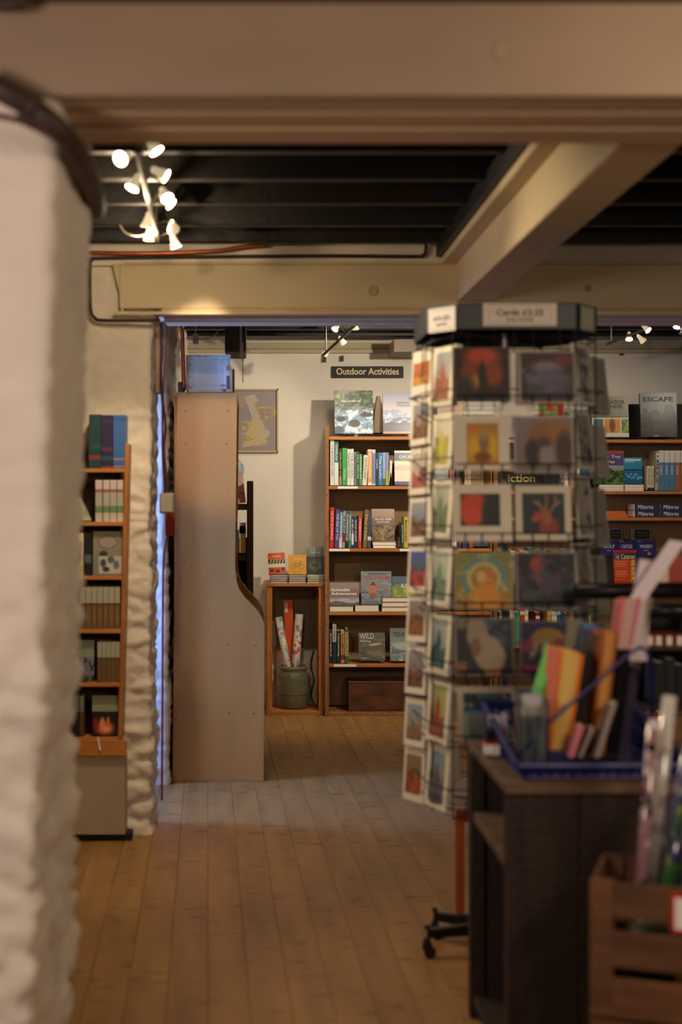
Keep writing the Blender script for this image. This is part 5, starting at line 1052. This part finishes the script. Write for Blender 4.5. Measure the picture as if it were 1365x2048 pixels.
nmr = ['blue-streaked grey', 'plain stone-grey', 'folded pale grey', 'brown-flecked', 'dark taupe', 'striped cream and brown', 'faded olive']
for i, (y0, y1) in enumerate(r1[:6]):
    card(1176, y0-4, y1-2, 4.37, .14, f'{nmr[i]} card facing right, {pos_[i]} of the spinner\'s right corner column', lambda c, i=i: (c.grad(gr_[i], gr_[(i+2) % 7]), c.line(.6, 0, .4, 1, .07, [(70, 90, 140), (130, 124, 110), (150, 146, 130), (110, 70, 40), (70, 60, 50), (170, 150, 110)][i]), c.noise((60, 54, 50), 5, 8, i, .5, .8)), 58, 6, (196, 188, 168), (.1, .9, .05, .95), T=.012)
    card(1207, y0+22, y1+16, 4.55, .13, f'{nmr[i]} card seen edge-on, {pos_[i]} of the spinner\'s far-right column', lambda c, i=i: (c.grad(gr_[(i+3) % 7], gr_[(i+1) % 7]), c.noise((130, 130, 90), 5, 8, i+20, .5, .8)), 56, 6, (150, 148, 130), (.1, .9, .05, .95), T=.02)
for k, (px, y0, y1, lab) in enumerate(((908, 1478, 1560, 'white folded card hanging loose at the spinner\'s lower right edge'),)):
    card(px, y0, y1, 4.5, .05, lab, None, -40, 4, (214, 206, 196), T=.004, roll=-6)

# ================================================================== ORANGE STOOL behind the desk
sw = thing('orange_stool', 'orange-brown wooden stand just showing between the desk and spinner', 'stand', (.79, 4.76, 0))
ORW = mat((176, 84, 34), .5, var=.15, scale=(20, 20, 3), name='orange_wood')
YO = 4.75
for a in ((X(912, YO), X(930, YO)), (X(912, YO)+.24, X(930, YO)+.24)):
    B('side_board', ORW, a[0], a[1], YO, YO+.022, 0, .40, sw, .002)
B('shelf', ORW, X(930, YO), X(912, YO)+.24, YO, YO+.022, .36, .40, sw, .002)

# ================================================================== DESK
dk = thing('dark_wood_desk', 'weathered dark plank desk with an open shelved left end', 'desk', (1.15, 3.7, 0))
xl, xr, yf, yk = .604, 1.85, 3.40, 3.99
xs_ = [xl, .775, .955, 1.14, 1.32, 1.5, 1.68, xr]
for a, b in zip(xs_[:-1], xs_[1:]):
    B('front_board', DESKW, a+.001, b-.001, yf, yf+.024, .0, .738, dk, .003)
for a, b in zip([3.385, 3.585, 3.79], [3.583, 3.788, 4.0]):
    B('top_board', DESKL, xl-.008, xr, a, b-.001, .739, .765, dk, .004)
B('corner_post', DESKW, .597, .637, 3.945, 3.985, 0, .738, dk, .003)
B('corner_post', DESKW, xl+.001, xl+.03, yf+.025, yf+.06, 0, .738, dk, .003)
B('shelf', DESKL, xl+.001, 1.2, yf+.06, 3.944, .547, .575, dk, .003)
B('bottom_shelf', DESKW, xl+.001, 1.2, yf+.06, 3.944, .04, .066, dk, .003)
B('divider', DESKW, 1.2, 1.222, yf+.025, yk, 0, .738, dk, .003)
for a, b in zip([.64, .83, 1.02], [.828, 1.018, 1.2]): B('back_board', DESKW, a, b, 3.965, 3.985, .03, .738, dk, .002)
# --- blue basket
bs = thing('blue_basket', 'blue plastic shopping basket full of books standing on the dark desk', 'basket', (.84, 3.68, .765))
x0, x1, y0, y1, z0, z1 = .632, 1.045, 3.425, 3.925, .766, .862
B('bottom', BLUEP, x0+.02, x1-.02, y0+.02, y1-.02, z0, z0+.005, bs, .001)
def wallq(a0, b0, a1, b1, name='side_bar'):    # from bottom edge a0-b0 to rim a1-b1, as slats
    mb = MB(); nS = 14
    a0, b0, a1, b1 = V(a0), V(b0), V(a1), V(b1)
    for k in range(nS):
        t0, t1 = (k+.22)/nS, (k+.78)/nS
        mb.tube([a0.lerp(b0, (t0+t1)/2), a1.lerp(b1, (t0+t1)/2)], .0055, 4)
    mb.tube([a0, b0], .007, 6); mb.tube([a0.lerp(a1, .55), b0.lerp(b1, .55)], .005, 6)
    return mb.build('basket_side', BLUEP, bs, True)
q0 = [(x0+.02, y0+.02, z0+.003), (x1-.02, y0+.02, z0+.003), (x1-.02, y1-.02, z0+.003), (x0+.02, y1-.02, z0+.003)]
zr = [.800, .800, .875, .875]
q1 = [(x0, y0, zr[0]), (x1, y0, zr[1]), (x1, y1, zr[2]), (x0, y1, zr[3])]
for i in range(4): wallq(q0[i], q0[(i+1) % 4], q1[i], q1[(i+1) % 4])
MB().tube([V(q) for q in q1+q1[:1]], .009, 8).build('rim', BLUEP, bs, True)
MB().tube(smooth_path([P(1052, 1497, 3.46), P(1104, 1441, 3.48), P(1190, 1368, 3.5), P(1268, 1302, 3.52), P(1292, 1300, 3.54), P(1303, 1330, 3.56), P(1305, 1400, 3.6), P(1305, 1478, 3.66)], 4), .0045, 8).build('handle', BLUEP, bs, True, smooth=True)
def qbook(bl, br, tl, tr, Y, D, label, col, pages=None, name='book', cat='book', group='books in the blue basket', gloss=.4):
    """a standing leaning block given by its four seen corners; floor of the basket carries it"""
    pts = [P(*q, Y) for q in (bl, br, tr, tl)]; org = (pts[0]+pts[1])/2
    t = thing(name, label, cat, org, group)
    ax = (pts[1]-pts[0]).normalized()
    def pr(a, b, y0, y1, nm, m, s0=0., s1=1.):
        A = [pts[0].lerp(pts[1], a), pts[0].lerp(pts[1], b), pts[3].lerp(pts[2], b), pts[3].lerp(pts[2], a)]
        A = [A[0].lerp(A[3], s0), A[1].lerp(A[2], s0), A[1].lerp(A[2], s1), A[0].lerp(A[3], s1)]
        MB().prism([(q.x, q.z) for q in A], y0, y1).build(nm, m, t, True)
    m = mat(col, gloss, name='book_cover')
    if pages:
        pr(0, .14, Y, Y+D, 'cover', m); pr(.86, 1, Y, Y+D, 'cover', m); pr(.14, .86, Y+.004, Y+D-.003, 'pages', mat(pages, .8, var=.12, scale=(150, 4, 4), name='page_block'), .01, .99)
    else:
        pr(0, 1, Y, Y+.004, 'spine', m); pr(0, .12, Y+.004, Y+D, 'cover', m); pr(.88, 1, Y+.004, Y+D, 'cover', m); pr(.12, .88, Y+.004, Y+D-.003, 'pages', PAPER, .01, .985)
    return t
qbook((1078, 1410), (1096, 1410), (1112, 1298), (1127, 1300), 3.66, .12, 'lime green notebook leaning right in the blue basket', (110, 196, 50))
qbook((1100, 1500), (1139, 1506), (1120, 1300), (1169, 1310), 3.55, .14, 'thick orange-covered book showing its cream page edges in the basket', (222, 110, 24), (214, 176, 92))
qbook((1143, 1512), (1160, 1512), (1170, 1300), (1184, 1302), 3.62, .13, 'black thin book between the orange and brown ones', (24, 22, 24))
qbook((1128, 1480), (1150, 1480), (1156, 1243), (1176, 1246), 3.78, .12, 'grey-green book at the back of the basket', (112, 110, 96))
qbook((1148, 1490), (1168, 1490), (1176, 1250), (1203, 1254), 3.72, .12, 'bright blue book at the back of the basket', (54, 116, 196), None)
qbook((1160, 1512), (1176, 1512), (1189, 1264), (1203, 1262), 3.64, .12, 'tan page-edged book right of the bright blue one', (60, 44, 32), (176, 130, 76))
qbook((1181, 1512), (1210, 1512), (1207, 1262), (1237, 1266), 3.6, .13, 'brown-orange thick book standing in the middle of the basket', (150, 80, 34), (190, 130, 62))
qbook((1214, 1515), (1232, 1515), (1240, 1300), (1262, 1300), 3.6, .12, 'black glossy book under the pink booklets', (20, 18, 22), None, gloss=.2)
qbook((1236, 1515), (1256, 1515), (1262, 1330), (1282, 1330), 3.62, .12, 'dark violet book at the right end of the basket', (44, 34, 54), None)
qbook((1232, 1296), (1262, 1300), (1244, 1196), (1284, 1196), 3.60, .02, 'pink and red booklet standing above the brown book', (206, 90, 100), (190, 150, 140), name='booklet', cat='booklet', group='booklets above the basket')
qbook((1252, 1330), (1280, 1330), (1276, 1192), (1306, 1196), 3.68, .02, 'grey-green striped booklet behind the pink one', (130, 140, 110), (170, 160, 140), name='booklet', cat='booklet', group='booklets above the basket')
qbook((1224, 1300), (1234, 1300), (1234, 1200), (1250, 1196), 3.64, .02, 'faded pink leaflet left of the pink and red booklet', (190, 130, 130), (200, 160, 156), name='booklet', cat='booklet', group='booklets above the basket')
for (pts, lab, c, Y) in (([(1262, 1194), (1292, 1200), (1372, 1084), (1340, 1080)], 'long white paper sheet sloping up to the right above the basket', (214, 200, 206), 3.66),
        ([(1268, 1180), (1300, 1190), (1310, 1122), (1280, 1118)], 'short white leaflet behind the long sloping sheet', (206, 192, 196), 3.70)):
    pp = [P(*q, Y) for q in pts]; t = thing('paper_sheet', lab, 'paper', pp[0])
    MB().prism([(q.x, q.z) for q in pp], Y, Y+.002).build('sheet', mat(c, .5, name='paper'), t, True)
    MB().prism([(q.x, q.z) for q in (pp[0], pp[1], P(pts[1][0]-4, 1322, Y), P(pts[0][0]-2, 1322, Y))], Y, Y+.002).build('lower_fold', mat(c, .5, name='paper'), t, True)
for i, (bl, br, tl, tr, c, lab) in enumerate((((1140, 1515), (1148, 1515), (1158, 1452), (1170, 1452), (206, 120, 130), 'pink page marker low in the front of the basket'), ((1158, 1515), (1164, 1515), (1182, 1456), (1190, 1456), (150, 140, 130), 'grey leaflet low in the front of the basket'), ((1190, 1515), (1200, 1515), (1222, 1410), (1236, 1404), (150, 136, 126), 'pale brown leaflet leaning in front of the brown-orange book'))):
    qbook(bl, br, tl, tr, 3.5+i*.012, .05, lab, c, name='leaflet', cat='leaflet', group='leaflets in the blue basket')
# clear holder, small box, crumpled leaflets
hd = thing('clear_leaflet_holder', 'clear plastic leaflet holder at the front left of the desk', 'holder', P(1063, 1552, 3.46))
a, b = X(1037, 3.46), X(1098, 3.46); zt_, zb2 = Z(1380, 3.46), .79
Msh = clearmat()
B('front_panel', Msh, a, b, 3.452, 3.455, zb2, Z(1430, 3.46), hd, 0); B('back_panel', Msh, a, b, 3.50, 3.503, zb2, zt_, hd, 0)
B('side_panel', Msh, a, a+.003, 3.455, 3.50, zb2, zt_-.02, hd, 0); B('side_panel', Msh, b-.003, b, 3.455, 3.50, zb2, zt_-.02, hd, 0); B('base', Msh, a, b, 3.452, 3.503, zb2-.004, zb2, hd, 0)
lf = B('leaflet', mat((128, 128, 118), .3, var=.7, scale=(60, 60, 12), name='leaflet_print'), a+.006, b-.006, 3.462, 3.480, zb2+.001, Z(1412, 3.46)); tag(lf, 'grey-green leaflets standing in the clear plastic holder', 'leaflet')
lf2 = B('leaflet', mat((176, 170, 180), .4, var=.25, scale=(30, 30, 9), name='leaflet_print_b'), a+.012, b-.01, 3.484, 3.496, zb2+.001, Z(1392, 3.46)); tag(lf2, 'pale lilac leaflet behind the grey-green ones in the holder', 'leaflet')
sbx = thing('small_box', 'small black box with white and red stripes left of the clear holder', 'box', P(985, 1500, 3.72))
B('body', BLACK, X(972, 3.72), X(999, 3.72), 3.72, 3.76, Z(1484, 3.72), Z(1458, 3.72), sbx, .001); B('red_band', mat((190, 60, 40), .4, name='red_band'), X(972, 3.72), X(999, 3.72), 3.72, 3.76, Z(1490, 3.72), Z(1484, 3.72), sbx, 0)
B('white_band', WHITE, X(972, 3.72), X(999, 3.72), 3.72, 3.76, Z(1510, 3.72), Z(1490, 3.72), sbx, 0)
rr2 = random.Random(3)
cr = [(X(974+i*6, 3.8), 3.78+.02*(i % 2), Z(1424+rr2.random()*12, 3.8)) for i in range(7)]; cb = [(x, y-.02, Z(1466+rr2.random()*8, 3.8)) for x, y, z in cr]; cz = [(x+.004, y-.005, .79) for x, y, z in cb]
cp = MB().add(cr+cb+cz, [(i, i+1, i+8, i+7) for i in range(6)]+[(i+7, i+8, i+15, i+14) for i in range(6)]).build('crumpled_leaflet', mat((190, 180, 196), .4, name='lilac_paper')); tag(cp, 'crumpled pale lilac leaflet above the small black box', 'leaflet')
md = cp.modifiers.new('thickness', 'SOLIDIFY'); md.thickness = .002

# --- black bar stand and its books behind the desk
bs2 = thing('black_bar_stand', 'black floor stand with two thick horizontal bars behind the desk', 'stand', (1.28, 4.2, 0))
YK = 4.2
MB().tube([P(1152, 1182, YK), P(1420, 1180, YK)], .024, 12).build('upper_bar', BLKM, bs2, True, smooth=True)
MB().tube([P(1300, 1222, YK-.02), P(1420, 1222, YK-.02)], .022, 12).build('lower_bar', BLKM, bs2, True, smooth=True)
MB().tube([P(1395, 1170, YK+.02), V((X(1395, YK), YK+.02, .02))], .022, 12).build('post', BLACK, bs2, True)
B('foot', BLACK, X(1300, YK), X(1480, YK), YK-.15, YK+.2, 0, .03, bs2, .004)
B('ledge', SHELFD, X(1285, YK), X(1460, YK), YK-.02, YK+.16, Z(1300, YK), Z(1292, YK), bs2, .002)
B('ledge', SHELFD, X(1285, YK), X(1460, YK), YK-.02, YK+.16, Z(1420, YK), Z(1412, YK), bs2, .002)
B('back_board', BLACK, X(1300, YK), X(1460, YK), YK+.16, YK+.175, Z(1420, YK), Z(1236, YK), bs2, .002)
for i, (a, lab) in enumerate(((1293, 'leftmost'), (1311, 'second'), (1332, 'third'), (1353, 'rightmost'))):
    flat(a, a+17, 1270, 1292, YK+.0, f'{lab} of the four red-backed cream books on the black bar stand', (150, 36, 30), D=.13, group='red-backed books on the black bar stand')
for i, (a, b, y0_, c, lab) in enumerate(((1312, 1332, 1325, (30, 30, 34), 'black'), (1334, 1352, 1318, (40, 40, 46), 'charcoal'), (1354, 1372, 1330, (26, 28, 40), 'blue-black'))):
    spine(a, a+(b-a), y0_, 1411, YK, f'{lab} box file on the lower ledge of the black bar stand', c, D=.13, group='box files on the black bar stand')
face(1318, 1338, 1128, 1164, YK+.10, 'cream book resting on the upper black bar', None, (216, 196, 160), T=.02, tilt=2)
face(1338, 1400, 1112, 1164, YK+.10, 'big brick-red book resting on the upper black bar', None, (160, 44, 22), T=.02, tilt=2)

# ================================================================== CRATES with rolls
CR = Mx.Translation((.718, 3.05, 0)) @ Mx.Rotation(R(-20), 4, 'Z')
def crate(z0, hh, label, group):
    t = thing('wooden_crate', label, 'crate', group=group, M=CR @ Mx.Translation((0, 0, z0)))
    W, D = .50, .235
    def bb(n, *a, bv=.003): return MB().box(*a).build(n, CRATEW, t, bevel=bv)
    gaps = [(0, .086), (.108, .186), (.212, .29)]
    for (a, b) in gaps:
        k = hh/.292
        bb('slat', .046, W-.0, -.010, .0, a*k, b*k); bb('slat', 0, W, D, D+.010, a*k, b*k)
        bb('end_slat', 0, .012, .013, D-.012, a*k, b*k); bb('end_slat', W-.012, W, .013, D-.012, a*k, b*k)
    for x in (0, W-.05):
        bb('corner_post', x, x+.05, -.011, .012, 0, hh); bb('corner_post', x, x+.05, D-.012, D-.001, 0, hh)
    for k in range(3): bb('floor_slat', .013, W-.013, .012+k*.073, .072+k*.073, .004, .014)
    return t
c1_ = crate(.339, .292, 'wooden slatted crate of wrapped rolls, upper of the two at the right', 'stacked wooden crates')
crate(.04, .292, 'lower wooden slatted crate under the one holding the rolls', 'stacked wooden crates')
struct(MB().box(.70, 1.3, 2.82, 3.33, 0, .039).build('trim_4', DARKW))
sgn = put('price_plate', None, None, CR @ Mx.Translation((.168, -.0125, .535))); tag(sgn, 'red-bordered white notice on the front of the upper crate', 'sign')
MB().box(0, .12, 0, .002, 0, .082).build('plate', mat((196, 34, 26), .4, name='red_card'), sgn); MB().box(.008, .112, -.0008, 0, .008, .074).build('white_panel', WHITE, sgn)
def roll(tp, bp, r, m, label, Yt=3.12, Yb=3.14):
    b0 = P(*bp, Yb); t0 = P(*tp, Yt); d = (t0-b0); b0 = b0-d*((b0.z-.375)/d.z)
    o = MB().tube([b0, t0], r, 16).build('wrapped_roll', m, smooth=True); tag(o, label, 'gift wrap roll', 'wrapped rolls standing in the upper crate')
    MB().tube([t0-d.normalized()*.002, t0+d.normalized()*.001], r*.7, 12).build('roll_end', mat((200, 196, 190), .5, name='roll_core'), o)
def shiny(base, cols, name):
    m = speck(base, cols, name); b = m.node_tree.nodes['Principled BSDF']; b.inputs['Roughness'].default_value = .18; b.inputs['Coat Weight'].default_value = .6; return m
roll((1308, 1440), (1283, 1755), .013, shiny((150, 110, 116), [(30, 26, 30), (206, 196, 200)], 'pink_dark_wrap'), 'slim pink and black patterned wrapped roll, left in the crate', 3.13, 3.13)
roll((1340, 1392), (1303, 1755), .016, shiny((196, 190, 182), [(150, 140, 140)], 'silver_wrap'), 'tall silvery white wrapped roll in the crate', 3.165, 3.165)
roll((1392, 1440), (1322, 1755), .014, shiny((120, 124, 170), [(190, 190, 210)], 'lilac_wrap'), 'lilac-white wrapped roll leaning far right in the crate', 3.20, 3.20)
roll((1396, 1520), (1344, 1755), .02, shiny((60, 110, 60), [(44, 40, 100), (140, 160, 60)], 'green_purple_wrap'), 'green and purple patterned wrapped roll, right in the crate', 3.12, 3.12)
roll((1425, 1500), (1374, 1755), .02, shiny((30, 34, 40), [(170, 160, 160), (60, 100, 110)], 'dark_teal_wrap'), 'dark teal patterned roll at the right frame edge', 3.05, 3.06)
pk = tag(MB().tube(smooth_path([P(1262, 1862, 3.10), P(1300, 1848, 3.08), P(1350, 1852, 3.06)], 4), .014, 8).build('tissue_bundle', mat((150, 160, 140), .3, var=.4, scale=(50, 50, 50), name='tissue'), smooth=True), 'crumpled pale green tissue showing between the crate slats', 'tissue')
